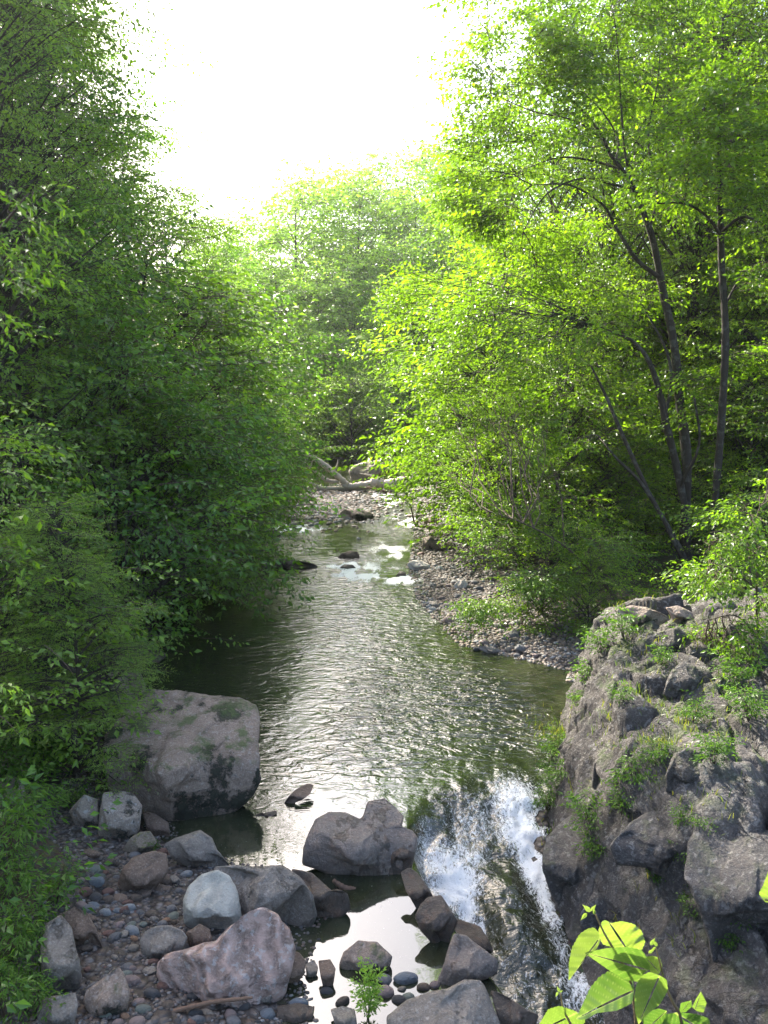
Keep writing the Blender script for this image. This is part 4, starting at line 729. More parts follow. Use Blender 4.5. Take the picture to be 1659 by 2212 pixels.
def put_tree(mm, x, y, rz, sc, label, cat='tree', group=None, name='tree', szc=None, tilt=(0, 0), z=None):
    r = empty(name, (x, y, (gz(x, y) if z is None else z) - .05), rz); r.scale = (sc, sc, szc or sc); r.rotation_euler = (tilt[0], tilt[1], rz)
    t = obj('trunk', mm[0], r); c = obj('crown', mm[1], r); return tag(r, label, cat, group)
def px_tree(mm, H0, u, y, vtop, rz, label, wide=1.0, **kw):
    d = ray(u, 900); x = d[0] / d[1] * y; z0 = gz(x, y); zt = AT(u, vtop, y)[2]; s = (zt - z0) / H0
    return put_tree(mm, x, y, rz, s * wide, label, szc=s, **kw)

T_L = [tree_meshes(200 + i, 16, 4.3, .8, .165, 1.35, 64, 16, [M_LEFT, M_LEFT2, M_LEFT][i], tr=.2, name='broadleaf') for i in range(3)]
T_XL = [tree_meshes(330 + i, 26, 5.8, 1.5, .17, 1.5, 120, 17, [M_LEFT, M_LEFT2][i], tr=.3, name='tall_broadleaf') for i in range(2)]
T_XR = [tree_meshes(340, 26, 6.2, 2.5, .17, 1.5, 110, 17, M_RIGHT, tr=.3, name='tall_bright_broadleaf')]
T_S = [tree_meshes(220 + i, 7, 2.6, .3, .145, 1.1, 38, 13, [M_LEFT, M_LEFT2][i], tr=.09, name='understorey') for i in range(2)]
T_R = [tree_meshes(240 + i, 16, 4.6, 1.6, .21, 1.5, 60, 14, M_RIGHT, tr=.2, name='bright_broadleaf') for i in range(2)]
T_RS = [tree_meshes(260 + i, 6.5, 2.6, .3, .15, 1.1, 34, 13, M_RIGHT, tr=.08, name='bright_understorey') for i in range(2)]
T_F = [tree_meshes(280 + i, 20, 5.4, .8, .40, 2.3, 62, 13, M_FAR, tr=.22, bark=M_BARK2, name='far_broadleaf') for i in range(3)]
T_C = tree_meshes(300, 20, 3.4, 2.0, .30, 2.0, 60, 9, M_LEFT, tr=.2, prof='cone', asp=.3, name='far_conifer')

GL = 'leafy trees of the left bank'; GLS = 'low trees overhanging the left bank'; GR = 'bright green trees of the right bank'; GF = 'trees on the far wooded slope'
for i, (u, y, vt, lb) in enumerate([(-40, 19, -520, 'tallest dark tree at the left edge, its top out of the picture'), (30, 24, -330, 'tall dense tree beside the sky at the top left'), (-160, 28, -500, 'deep green tree behind the tallest one at the left edge'), (150, 30, 60, 'tree whose crown steps down first from the top left'),
     (0, 33, -200, 'tree filling the gap behind the two tallest left bank trees'), (290, 37, 270, 'mid-height tree in the middle of the left bank skyline'), (370, 44, 400, 'round topped tree below the middle of the left bank skyline'), (455, 53, 500, 'dark tree near the right end of the left bank skyline'), (490, 64, 590, 'last tall tree at the right end of the left bank'),
     (500, 78, 640, 'lighter tree where the left bank meets the river bend'), (250, 50, 290, 'tree seen over the shoulder of the left bank skyline'), (60, 29, -420, 'tree packed between the tall ones at the top left'), (-60, 38, -300, 'tree deep behind the left edge crowns'), (110, 40, -60, 'tree deep behind the top left skyline')]):
    if i in (0, 1, 2, 3, 4, 11, 12, 13): px_tree(T_XL[i % 2], 26, u, y, vt, 1.1 * i, lb, wide=.8, group=GL, name='broadleaf_tree')
    else: px_tree(T_L[i % 3], 16, u, y, vt, 1.1 * i, lb, wide=.8, group=GL, name='broadleaf_tree')
for i, (u, y, vt, lb) in enumerate([(-30, 19, 760, 'low tree at the left edge behind the small conifer'), (210, 20.5, 720, 'low spreading tree right behind the small conifer'), (300, 23, 800, 'low tree whose branches droop to the dark pool'), (390, 27.5, 780, 'overhanging tree above the dark shaded water'), (440, 32, 850, 'small tree trailing leaves over the bank'),
     (480, 36, 760, 'leafy tree leaning over the river in the middle of the left bank'), (520, 43, 830, 'light green tree above the long low rock'), (510, 52, 790, 'slender tree near the far end of the left bank'), (535, 62, 800, 'farthest low tree of the left bank before the log'), (110, 22, 480, 'taller understorey tree among the left edge trees'), (330, 28, 560, 'understorey tree halfway up the left bank wall'), (440, 38, 610, 'understorey tree below the dark skyline tree'), (-130, 13.5, 900, 'leafy tree cut off by the left edge above the ferns')]):
    px_tree(T_S[i % 2], 7, u, y, vt, 1.7 * i, lb, group=GLS, name='understorey_tree', tilt=(0, R(6)))
for i, (u, y, vt, lb) in enumerate([(1820, 33, -600, 'tall tree at the right edge with its top out of the picture'), (1480, 40, -350, 'tall bright tree behind the straight trunk'), (1300, 43, -150, 'bright tree filling the top right behind the arching trunk'), (1680, 38, -500, 'high bright crown in the top right corner'), (1180, 44, 120, 'bright tree on the sky side of the right bank'), (1080, 50, 330, 'bright tree just right of the far slope'),
     (1400, 48, 0, 'sunlit tree seen through the branches of the arching one'), (1560, 44, -100, 'sunlit tree seen behind the straight trunk'), (1230, 34, 500, 'leafy tree in the middle of the right bank'), (1060, 62, 470, 'yellow-green tree at the inner end of the right bank'), (1750, 40, -100, 'bright tree beyond the right edge')]):
    if vt < 100: px_tree(T_XR[0], 26, u, y, vt, 1.3 * i + .5, lb, wide=.75, group=GR, name='broadleaf_tree')
    else: px_tree(T_R[i % 2], 16, u, y, vt, 1.3 * i + .5, lb, wide=.68, group=GR, name='broadleaf_tree')
for i, (u, y, vt, lb) in enumerate([(1080, 36, 760, 'dark-leaved small tree overhanging the gravel bar'), (1060, 46, 840, 'small tree reaching over the water above the bar'), (1200, 31, 800, 'small tree in the middle of the right bank'), (1330, 33, 880, 'small tree below the leaning stems'), (1080, 40, 580, 'taller light green tree leaning left over the bar'), (1500, 33, 960, 'bush-like tree around the feet of the tall trunks'), (1680, 26, 1000, 'bush-like tree at the right edge behind the sapling'), (1060, 55, 780, 'small bright tree near the right end of the log'), (1180, 24.5, 1100, 'low bush drooping over the near gravel'), (1290, 22.5, 1190, 'low bush at the back of the rock ledge'), (1640, 23, 1160, 'low bush right of the ledge top'), (1400, 33, 1150, 'low bush behind the flat ledge slabs'), (1010, 66, 640, 'yellow-green tree beyond the right end of the log'), (1130, 30, 930, 'low tree shading the middle of the gravel bar')]):
    px_tree(T_RS[i % 2], 6.5, u, y, vt, 1.9 * i, lb, group='low trees and bushes of the right bank', name='understorey_tree', tilt=(0, R(-6)))
FT = [(560, 112, 480), (640, 104, 400), (700, 118, 365), (770, 110, 395), (840, 122, 350), (900, 108, 420), (960, 126, 310), (600, 96, 560), (690, 92, 600), (760, 96, 560), (840, 98, 520), (900, 88, 600), (520, 104, 560), (1020, 118, 360), (720, 86, 720), (640, 90, 700), (820, 84, 720), (590, 84, 760), (1000, 100, 450), (470, 116, 520), (1100, 130, 360), (880, 78, 760)]
FL = ['leftmost of the far pale trees, at the foot of the sky gap', 'rounded far tree just right of the sky notch', 'highest rounded tree at the left of the far slope', 'far tree between the two highest crowns', 'high far tree near the middle of the far skyline', 'far tree under the right end of the skyline', 'tallest far tree, beside the right bank crowns', 'near-row far tree at the left of the slope', 'far tree with visible pale trunks above the river bend', 'yellow-green tree in the middle of the far slope', 'far tree just left of the right bank foliage', 'bright lower tree beside the right bank foliage',
      'far tree half hidden by the left bank', 'far tree half hidden by the right bank crowns', 'bushy tree straight above the mossed outcrop', 'bushy tree above the left fork of the log', 'bushy tree above the right end of the log', 'low tree in the river bend left of the log', 'pale crown behind the inner right bank trees', 'faint crown low behind the left bank', 'faint high crown behind the right bank', 'low rounded tree right of the mossed outcrop']
for i, ((u, y, vt), lb) in enumerate(zip(FT, FL)):
    px_tree(T_F[i % 3], 20, u, y, vt, 1.37 * i, lb, group=GF, name='broadleaf_tree')
for u, y, vt, lb in [(800, 132, 335, 'dark pointed conifer on the middle of the far skyline'), (945, 135, 290, 'dark conifer at the right end of the far skyline')]:
    px_tree(T_C, 20, u, y, vt, u * .1, lb, cat='conifer', group='far conifers', name='conifer_tree')
for i, (u, y, vt, lb) in enumerate([(760, 78, 810, 'pale bush beside the mossed outcrop'), (700, 82, 850, 'pale bush behind the fork of the log'), (640, 80, 860, 'bush at the left end of the log'), (850, 82, 850, 'bush above the right end of the log'), (1010, 70, 880, 'bush touching the thick end of the log')]):
    px_tree(T_RS[i % 2], 6.5, u, y, vt, 2.1 * i, lb, cat='bush', group='bushes behind the log', name='bush')

# ---- the arching tree, the straight tree and the leaning stems of the right bank
def hero(name, label, y0, trunk, limbs, seed, blobs, leaf, L, mat, bark, cat='tree', dy=None, lstems=(), tilt=.45):
    """trunk and limbs follow measured lines; blobs = (u, v, ru, rv, depth offset, depth radius, sprays)"""
    tb = spline([(u, v, r * .72) for u, v, r in trunk], 5); P = np.array([AT(u, v, y0) for u, v, r in tb]); rad = np.array([r for _, _, r in tb]) / F * y0
    root = empty(name, tuple(P[0])); org = P[0]; rs = np.random.RandomState(seed); mb = MB(); wob = np.stack([np.zeros(len(P)), fbm(P * .25, 2, seed) * .5, np.zeros(len(P))], 1); wob[0] = 0
    mb.tube(P + wob - org, rad * (1 + .06 * rs.normal(size=len(P))), 10)
    skel = [(P + wob)]
    for lm in limbs:
        q = spline(lm['p'], 4); dd = lm.get('dy', 0.0); t = np.linspace(0, 1, len(q)); Q = np.array([AT(u, v, y0 + dd * s) for (u, v, r), s in zip(q, t)])
        m = MB(); m.tube(Q - org, q[:, 2] * .72 / F * y0, 7); obj('limb', m.mesh(name + '_limb', [bark]), root); skel.append(Q)
    S = np.vstack(skel); cr = Crown(seed, L, leaf, step=leaf * 1.25, tilt=tilt); tw = MB()
    for (u, v, ru, rv, do, dr_, ns) in blobs:
        ns = int(ns * 1.35); v0 = rs.uniform(.3, .75); nc = max(2, ns // 17)
        cc = []
        while len(cc) < nc:
            a = rs.uniform(-1, 1, 3)
            if (a ** 2).sum() < 1: cc.append(a)
        hubs = []
        for a in cc:
            p = AT(u + a[0] * ru, v + a[2] * rv, y0 + do + a[1] * dr_); s0 = S[np.argmin(((S - p) ** 2).sum(1))]; dl_ = np.linalg.norm(p - s0)
            hb = curve3(s0, p, .1 * dl_, 8, rs, .04 * dl_); hubs.append(hb); tw.tube(hb - org, np.linspace(min(.024, .008 + .005 * dl_), .006, 8), 4, 0, 0, False)
        for i in range(ns):
            ci = rs.randint(nc); a = cc[ci] + rs.normal(0, .22, 3); p = AT(u + a[0] * ru, v + a[2] * rv, y0 + do + a[1] * dr_)
            s0 = S[np.argmin(((S - p) ** 2).sum(1))]; o = p - s0; az = math.atan2(o[1], o[0]) + rs.normal(0, .5); bl = hubs[ci]
            if i % 3 == 0: s1 = bl[rs.randint(2, len(bl))]; tw.tube(curve3(s1, p, .05, 4, rs, .04) - org, [.011, .009, .006, .004], 3, 0, 0, False)
            cr.add(p - org, az, rs.normal(.0, .22), rs.normal(0, .3), rs.uniform(.8, 1.2), np.clip(v0 + rs.normal(0, .14), .05, .95))
    if tw.V: mb.V += tw.V; mb.F += [f + mb.n for f in tw.F]; mb.M += tw.M; mb.A += tw.A; mb.n += tw.n
    obj('trunk', mb.mesh(name + '_trunk', [bark]), root)
    obj('crown', cr.build(name + '_crown', [mat, M_TWIG]), root); return tag(root, label, cat)
hero('arching_tree', 'tall tree arching left over the river with a dark bare-barked trunk', 29.5,
     [(1480, 1235, 15), (1475, 1150, 14), (1478, 1000, 14), (1468, 880, 13), (1450, 720, 12), (1432, 620, 11), (1410, 520, 9.5), (1385, 450, 8), (1360, 395, 7), (1320, 340, 5.5), (1290, 280, 4), (1240, 220, 2.5), (1180, 170, 1.2)],
     [{'p': [(1425, 600, 7), (1375, 560, 6), (1330, 490, 4.5), (1300, 440, 3.5), (1230, 400, 2.5), (1150, 400, 1.2)], 'dy': -1.5}, {'p': [(1365, 405, 5), (1330, 400, 4), (1260, 385, 3), (1180, 420, 2), (1130, 500, 1)], 'dy': -2.0}, {'p': [(1350, 370, 4), (1290, 350, 3.5), (1210, 340, 2.5), (1120, 370, 1.2)], 'dy': 1.5},
      {'p': [(1330, 350, 3.5), (1335, 300, 3), (1300, 240, 2.5), (1260, 200, 2)], 'dy': 1.0}, {'p': [(1400, 500, 5), (1420, 420, 4), (1400, 300, 3), (1420, 180, 2), (1430, 60, 1.2)], 'dy': 1.0}, {'p': [(1370, 410, 4), (1350, 330, 3.5), (1340, 200, 2.5), (1330, 60, 1.5), (1300, -80, 1)], 'dy': -1.0}, {'p': [(1300, 300, 3), (1240, 260, 2.5), (1150, 240, 1.8), (1060, 200, 1)], 'dy': -.5}], 401,
     [(1060, 150, 75, 130, -.5, 1.8, 90), (1150, 90, 110, 120, 0, 2.4, 110), (1290, 40, 130, 110, 0, 2.5, 110), (1400, 120, 120, 130, .5, 2.2, 100), (1200, 240, 140, 90, -.3, 2.2, 110), (1080, 300, 80, 110, -.8, 1.8, 80), (1150, 420, 110, 80, -1, 2, 70), (1310, 200, 100, 80, .5, 2, 60), (1040, 450, 70, 80, -.5, 1.5, 60), (1440, 330, 90, 100, 1.2, 1.6, 60), (1240, 500, 90, 60, .6, 1.6, 45), (1130, 560, 120, 80, -.5, 1.8, 60), (1180, -60, 200, 80, 0, 2.5, 80), (1480, -30, 120, 80, 0, 2.5, 60)], .17, 1.2, M_RIGHT, M_BARK2)
for i, (u, y, vt, lb) in enumerate([(1420, 56, 120, 'pale green tree far behind the arching trunk'), (1560, 60, 60, 'pale green tree far behind the straight trunk'), (1650, 52, 200, 'pale green tree at the right edge far behind the sapling'), (1300, 60, 200, 'pale green tree deep in the right woods'), (1600, 42, 480, 'shorter tree between the straight trunk and the right edge'), (1480, 44, 520, 'shorter tree between the two tall trunks'), (1720, 48, 300, 'tree at the far right of the woods')]):
    px_tree(T_R[i % 2], 16, u, y, vt, .7 * i, lb, wide=.85, group='woods behind the right bank', name='broadleaf_tree')
for i, (u, y, vt, lb) in enumerate([(1380, 38, 800, 'leafy bush behind the leaning tree'), (1530, 37, 780, 'leafy bush behind the straight trunk'), (1620, 33, 820, 'leafy bush right of the straight trunk'), (1450, 42, 700, 'taller bush glimpsed between the trunks'), (1680, 37, 740, 'leafy bush at the right edge of the woods'), (1560, 46, 700, 'taller bush deep behind the straight trunk')]):
    px_tree(T_RS[i % 2], 6.5, u, y, vt, 1.1 * i, lb, cat='bush', group='bushes in the woods of the right bank', name='bush', wide=1.2)
hero('straight_tree', 'straight dark trunked tree at the right, behind the ledge', 27.0,
     [(1538, 1230, 11), (1548, 1080, 11), (1558, 950, 11), (1562, 820, 10.5), (1565, 700, 10.5), (1566, 600, 10), (1562, 480, 9), (1558, 400, 7.5), (1550, 300, 6), (1556, 180, 4.5), (1560, 40, 3)],
     [{'p': [(1560, 500, 5), (1600, 470, 4), (1640, 480, 3.5), (1700, 520, 3)], 'dy': -1}, {'p': [(1562, 520, 4.5), (1530, 470, 4), (1480, 440, 3), (1420, 440, 2)], 'dy': -1.5}, {'p': [(1566, 660, 4), (1600, 600, 3), (1650, 560, 2)], 'dy': 1}], 421,
     [(1590, 340, 110, 80, -.8, 1.8, 90), (1470, 400, 80, 60, -1.2, 1.5, 60), (1600, 180, 120, 110, 0, 2.2, 90), (1500, 220, 90, 90, -.5, 2, 70), (1640, 60, 90, 100, 0, 2, 60), (1640, 440, 60, 60, -1, 1.5, 40), (1600, 760, 70, 60, .5, 1.5, 30), (1500, 840, 60, 60, .8, 1.5, 25), (1620, 620, 50, 60, 1, 1.5, 25)], .17, 1.2, M_RIGHT, M_BARK)
hero('leaning_tree', 'crooked lichened tree leaning left from the foot of the tall trunks', 28.5,
     [(1490, 1240, 12), (1482, 1130, 11), (1465, 1010, 11), (1440, 920, 12), (1425, 850, 9), (1400, 780, 7), (1370, 740, 5), (1330, 720, 3.5), (1280, 700, 2)],
     [{'p': [(1435, 900, 6), (1450, 830, 5), (1440, 760, 4), (1400, 680, 3)], 'dy': 1}, {'p': [(1470, 1050, 5), (1510, 960, 4), (1500, 860, 3)], 'dy': -1}], 431,
     [(1180, 740, 110, 70, -1, 1.8, 80), (1060, 680, 100, 90, -1, 1.8, 80), (1280, 640, 90, 70, 0, 1.8, 55), (1000, 800, 80, 60, -1.2, 1.5, 60), (900, 640, 70, 80, 3, 2.0, 60), (1380, 620, 70, 60, .6, 1.5, 35)], .16, 1.15, M_RIGHT, M_BARK2)
for k_, (ln, lb) in enumerate([([(1488, 1225, 7), (1450, 1150, 7), (1400, 1060, 6.5), (1350, 950, 6), (1310, 850, 4.5), (1280, 790, 3)], 'thin stem slanting far left from the feet of the tall trunks'), ([(1475, 1215, 6), (1430, 1120, 6), (1380, 1040, 5), (1330, 990, 4), (1290, 940, 2)], 'lowest thin slanting stem beside the ledge'), ([(1620, 1500, 4), (1615, 1420, 4), (1625, 1300, 3.5), (1620, 1200, 3), (1600, 1100, 2)], 'slim stem at the back of the right bank')]):
    hero('leaning_sapling', lb, 27.5 if k_ < 2 else 22, ln, [], 440 + k_, [(ln[-1][0] - 40, ln[-1][1] - 20, 70, 50, -.5, 1.0, 22)], .10, 1.0, M_RIGHT, M_TWIG if k_ == 2 else M_BARK2, 'sapling')
# overhanging sprays over the bar
hero('overhanging_tree', 'dark leaved branch fan hanging low over the near end of the gravel bar', 23.5, [(1330, 1290, 5), (1290, 1250, 5), (1230, 1240, 4), (1160, 1260, 3), (1080, 1290, 2), (1010, 1330, 1)],
     [{'p': [(1290, 1250, 4), (1220, 1180, 3), (1130, 1130, 2), (1040, 1100, 1)], 'dy': -1}], 451, [(1060, 870, 100, 80, 5.0, 1.6, 90), (1010, 960, 90, 60, 4.0, 1.4, 60), (1160, 960, 90, 60, 3.0, 1.4, 50), (1180, 1270, 100, 40, -.2, 1.0, 80), (1070, 1320, 80, 30, -.4, .8, 50), (1180, 1360, 80, 30, -.6, .8, 50), (1130, 1120, 110, 60, 0, 1.2, 60), (1260, 1180, 80, 60, .5, 1.2, 40), (1030, 1040, 90, 60, 2.0, 1.5, 50)], .10, .95, M_LEFT, M_TWIG)
hero('cliffside_sapling', 'slim sapling with pale bare lower stem on the ledge at the right edge', 14.2, [(1642, 1668, 4), (1646, 1580, 4), (1644, 1480, 4), (1640, 1380, 3.5), (1630, 1250, 3), (1620, 1120, 2)],
     [{'p': [(1640, 1380, 3), (1590, 1330, 2.2), (1530, 1340, 1)], 'dy': -.4}, {'p': [(1632, 1270, 3), (1580, 1230, 2), (1520, 1200, 1)], 'dy': -.3}], 461,
     [(1590, 1170, 80, 60, -.2, .6, 60), (1560, 1270, 70, 50, -.3, .6, 60), (1580, 1380, 80, 45, -.3, .6, 60), (1640, 1080, 60, 60, 0, .6, 40), (1650, 1290, 50, 60, 0, .6, 40), (1560, 1430, 50, 20, -.2, .4, 16)], .085, .55, M_RIGHT, M_TWIG, 'sapling', tilt=.7)
# ---- small conifer of the left foreground
mmN = tree_meshes(500, 5.2, 1.15, .3, .045, .55, 60, 12, M_NEEDLE, tr=.05, prof='cone', asp=.28, spread=.22, name='conifer', lstep=.45, droop=.1)
pc = hit(140, 1560); yc = 13.6; xc = (140 - CU) / F * 13.9
put_tree(mmN, xc, yc, .4, 1.0, 'small olive green conifer with a visible brown trunk in front of the left bank', 'conifer', name='conifer_tree', szc=(AT(140, 1075, yc)[2] - gz(xc, yc)) / 5.2)
mm2 = tree_meshes(502, 2.6, 1.0, .1, .045, .5, 30, 10, M_NEEDLE, tr=.03, prof='cone', asp=.28, spread=.25, name='conifer', lstep=.45, droop=.1)
put_tree(mm2, *(G(240, 1560, .6)[:2]), 1.0, 1.0, 'low spreading conifer sapling draped over the back of the largest boulder', 'conifer', name='conifer_tree')

# ---- twigs of a near tree hanging in at the left edge
def frond(cr, p, az, el, n, ll, rs, col=.7, rach=.35):
    pass
def near_branch(name, label, y0, lines, sprays, seed, leaf, L, mat):
    rs = np.random.RandomState(seed); P = np.array([AT(u, v, y0) for u, v, r in lines[0]]); root = empty(name, tuple(P[0])); org = P[0]
    for ln in lines:
        q = spline(ln, 5); m = MB(); m.tube(np.array([AT(u, v, y0) for u, v, r in q]) - org, q[:, 2] / F * y0, 6); obj('branch', m.mesh(name, [M_TWIG]), root)
    cr = Crown(seed, L, leaf, step=leaf * .8, asp=.42, droop=.45, tilt=.5)
    for u, v, ru, rv, n in sprays:
        for i in range(n): p = AT(u + rs.uniform(-ru, ru), v + rs.uniform(-rv, rv), y0 + rs.uniform(-.25, .25)); cr.add(p - org, rs.uniform(-1.4, 1.0), rs.uniform(-.6, .3), rs.normal(0, .3), rs.uniform(.8, 1.2), rs.uniform(.5, .9))
    obj('foliage', cr.build(name + '_leaves', [mat, M_TWIG]), root); return tag(root, label, 'tree')
yb = 9.0
near_branch('near_tree', 'light green drooping twigs of a nearer tree entering at the left edge', yb, [[(-260, 1900, 18), (-240, 1300, 16), (-200, 900, 12), (-120, 650, 8), (-20, 520, 4), (60, 420, 2)], [(-120, 650, 6), (-40, 620, 3), (40, 600, 1.5)], [(-220, 1150, 6), (-100, 1050, 4), (-20, 1060, 2)]],
            [(45, 440, 45, 35, 9), (60, 400, 40, 14, 5), (40, 580, 50, 40, 12), (10, 510, 40, 30, 7), (-10, 1060, 28, 50, 7), (-10, 1180, 24, 60, 6), (-40, 700, 40, 60, 5)], 511, .10, .42, M_HERB)
near_branch('maple_twig', 'small yellow-green leafy twig at the left edge beside the conifer', 8.5, [[(-200, 1900, 6), (-120, 1600, 4), (-40, 1480, 2), (0, 1470, 1.2)]], [(-5, 1465, 14, 12, 4)], 512, .09, .3, M_FAR)

# ---- herbs, ferns and grass
def herb(seed, H, n, leaf, mat, L=.35, asp=.4, up=.9):
    rs = np.random.RandomState(seed); cr = Crown(seed, L, leaf, step=leaf * .7, asp=asp, droop=.25, tilt=.5); st = MB()
    for i in range(n):
        a = rs.uniform(0, 6.28); r = H * .45 * rs.uniform(.2, 1); top = np.array([math.cos(a) * r, math.sin(a) * r, H * rs.uniform(.6, 1)]); st.tube(curve3((0, 0, -.05), top, .1 * H, 5), [.007, .006, .005, .004, .002], 4)
        for t in np.linspace(.35, 1, 5):
            q = curve3((0, 0, 0), top, .1 * H, 11)[int(t * 10)]
            for _ in range(2): cr.add(q, rs.uniform(0, 6.28), rs.uniform(-.1, .6), 0, rs.uniform(.5, .9), rs.uniform(.3, .9), False)
    return st.mesh('stem', [M_TWIG]), cr.build('foliage', [mat, M_TWIG])
HB = [herb(600 + i, .6, 6, .095, M_HERB) for i in range(3)] + [herb(610, .7, 7, .13, M_HERB, L=.4, asp=.25)]
def put_herb(k, u, v, s, label, name='leafy_plant', cat='plant', group='leafy weeds growing on the rocks'):
    p = hit(u, v); s = s * .78 if u > 1000 else s; r = empty(name, tuple(p - np.array([0, 0, .04])), u * .37); r.scale = (s, s, s); obj('stem', HB[k][0], r); obj('foliage', HB[k][1], r); tag(r, label, cat, group)
for i, (u, v, s, lb) in enumerate([((300 + 99.8 + 0), 0, 0, '')] * 0 + [(1190, 1640, 1.2, 'leafy shoots hanging over the water at the ledge foot'), (1215, 1700, 1.3, 'bushy plant above the upright dark rock'), (1180, 1745, 1.0, 'low plant touching the water above the white water'), (1280, 1800, 1.3, 'bright fern-like plant on the upright dark rock'), (1285, 1850, 1.0, 'lower fern-like plant in the cleft by the upright rock'),
     (1365, 1700, 1.2, 'leafy plant in the middle of the ledge'), (1345, 1760, 1.0, 'leafy plant above the blocky rock'), (1410, 1650, .8, 'small plant at the end of the mossy gully'), (1270, 1480, 1.3, 'sunlit bushy plant on the water side of the ledge top'), (1300, 1420, 1.4, 'sunlit leafy plant on the upper corner of the ledge'), (1350, 1380, 1.3, 'leafy plant under the flat ledge slabs'), (1255, 1530, 1.0, 'yellow-lit plant hanging down the ledge corner'),
     (1430, 1440, .8, 'dark leafy tuft beside the lichened cap rock'), (1350, 1520, .8, 'tuft in the cracks of the upper ledge'), (1500, 1560, 1.0, 'grassy plant behind the smooth purple-grey block'), (1540, 1650, 1.1, 'trailing plant at the shaded right of the ledge'), (1480, 1860, .6, 'small weed in the crack beside the big ridged rock'), (1420, 1900, .7, 'weed between the broad rounded rock and the blocky one'), (1500, 1980, .6, 'small weed in the crack left of the big ridged rock'), (1600, 2000, .8, 'fern in the shade of the steep corner rock'), (1580, 2050, .6, 'lower fern in the shade of the corner rock'), (1620, 1560, 1.3, 'dark trailing bush under the slim sapling'), (1590, 1480, 1.3, 'leafy bush at the foot of the sapling crown'), (1470, 1780, .6, 'weed on the sunlit top of the blocky rock'), (1520, 1800, .6, 'grassy weed on the brown path of the ledge')]):
    put_herb(i % 3, u, v, s, lb)
LW = [(25, 1730, 1.7), (60, 1800, 1.3), (20, 1860, 1.4), (90, 1700, 1.2), (30, 1960, 1.3), (70, 2030, 1.0), (20, 2080, 1.2), (60, 2130, .9), (15, 2200, 1.1), (95, 2190, .8), (100, 1640, 1.3), (170, 1590, 1.2), (60, 1560, 1.6), (210, 1500, 1.2), (10, 1640, 1.6), (120, 1950, .9), (150, 1740, .8), (235, 1560, 1.0)]
WL = ['dark feathery bush at the left edge above the goldenrod', 'goldenrod-like weed with narrow leaves at the left', 'tall weed below the narrow-leaved one at the left edge', 'low weed in front of the rounded olive boulder', 'pale green bush at the left edge beside the brown rock', 'weed leaning over the tall grey slab', 'bright weed at the left edge near the bottom', 'small weed beside the foot of the tall grey slab', 'weed in the bottom left corner', 'weed at the bottom edge right of the corner one', 'leafy weed left of the speckled rocks', 'leafy plant draped over the speckled rocks', 'broad plant under the small conifer', 'plant between the conifer trunk and the largest boulder', 'plant at the left edge above the rounded boulder', 'weed at the upper end of the tall grey slab', 'drooping weed over the small speckled rock', 'sprig on the left shoulder of the largest boulder']
for i, ((u, v, s), lb) in enumerate(zip(LW, WL)): put_herb(3 if i in (1, 2, 4, 5, 6, 8) else i % 3, u, v, s, lb, group='weeds of the near left bank')
put_herb(0, 332, 1835, .35, 'grass-like sprig beside the small mossed rock'); 
def blades(name, n, xf, seed, h, label, mat):
    rs = np.random.RandomState(seed); x, y = xf(rs, n); kk = rs.rand(len(x)) < (.4 if n == 0 else 1); x = x[kk]; y = y[kk]; z = surf(x, y); a = rs.uniform(0, 6.28, len(x)); hh = h * rs.uniform(.5, 1.2, len(x)); w_ = .006 + .004 * rs.rand(len(x)) + .0004 * np.maximum(0, y - 15); ln = rs.normal(0, .45, (len(x), 2)) * hh[:, None]
    b = np.stack([x, y, z - .02], 1); s = np.stack([np.cos(a), np.sin(a), a * 0], 1) * w_[:, None]; m = b + np.stack([ln[:, 0] * .35, ln[:, 1] * .35, hh * .6], 1); t = b + np.stack([ln[:, 0], ln[:, 1], hh * .9], 1)
    V = np.stack([b - s, b + s, m + s * .7, m - s * .7, t], 1).reshape(-1, 3); Fc = (np.array([[0, 1, 2], [0, 2, 3], [3, 2, 4]])[None] + (np.arange(len(x)) * 5)[:, None, None]).reshape(-1, 3)
    tag(obj(name, mesh_np(name, V, Fc, mat, 3, False, None, {'var': np.repeat(rs.uniform(0, 1, len(x)), 5)})), label, 'grass', kind='stuff')
def _gx(rs, n):
    P = []
    cs = [(1270, 1440, .5, 900), (1240, 1560, .35, 700), (1260, 1620, .35, 500), (1330, 1400, .5, 700), (1400, 1600, .35, 500), (1420, 1650, .3, 300), (1500, 1560, .5, 500), (1380, 1500, .5, 300), (1500, 1790, .25, 250), (1400, 1860, .2, 120), (1290, 1350, .7, 700), (1560, 1350, .9, 700), (1500, 1900, .15, 100), (1480, 2010, .12, 100)]
    for u, v, s, m in cs: h_ = hit(u, v); P.append(h_[:2] + rs.normal(0, s, (m, 2)))
    P = np.vstack(P); return P[:, 0], P[:, 1]
blades('ledge_grass', 0, _gx, 7, .17, 'yellowing grass tufts on the rock ledge', M_GRASS)
def _gf(rs, n):
    y = rs.uniform(66, 100, n); x = xr(y) + rs.uniform(.5, 12, n); return x, y
blades('bank_grass', 9000, _gf, 8, .8, 'tall pale grass on the bank behind the log', M_GRASS)
def under(name, n, fx, seed, leaf, L, mat, label):
    rs = np.random.RandomState(seed); cr = Crown(seed, L, leaf, step=leaf * 1.1); x, y = fx(rs, n); z = surf(x, y)
    for a, b, c in zip(x, y, z): cr.add((a, b, c + rs.uniform(.05, .7)), rs.uniform(0, 6.28), rs.uniform(0, .6), 0, rs.uniform(.7, 1.3), None, False)
    tag(obj(name, cr.build(name, [mat, M_TWIG])), label, 'undergrowth', kind='stuff')
def _ul(rs, n):
    y = 13.5 + 75 * rs.uniform(0, 1, n) ** 1.6; return xl(y) - .25 - rs.uniform(0, 1, n) ** 1.3 * 9, y
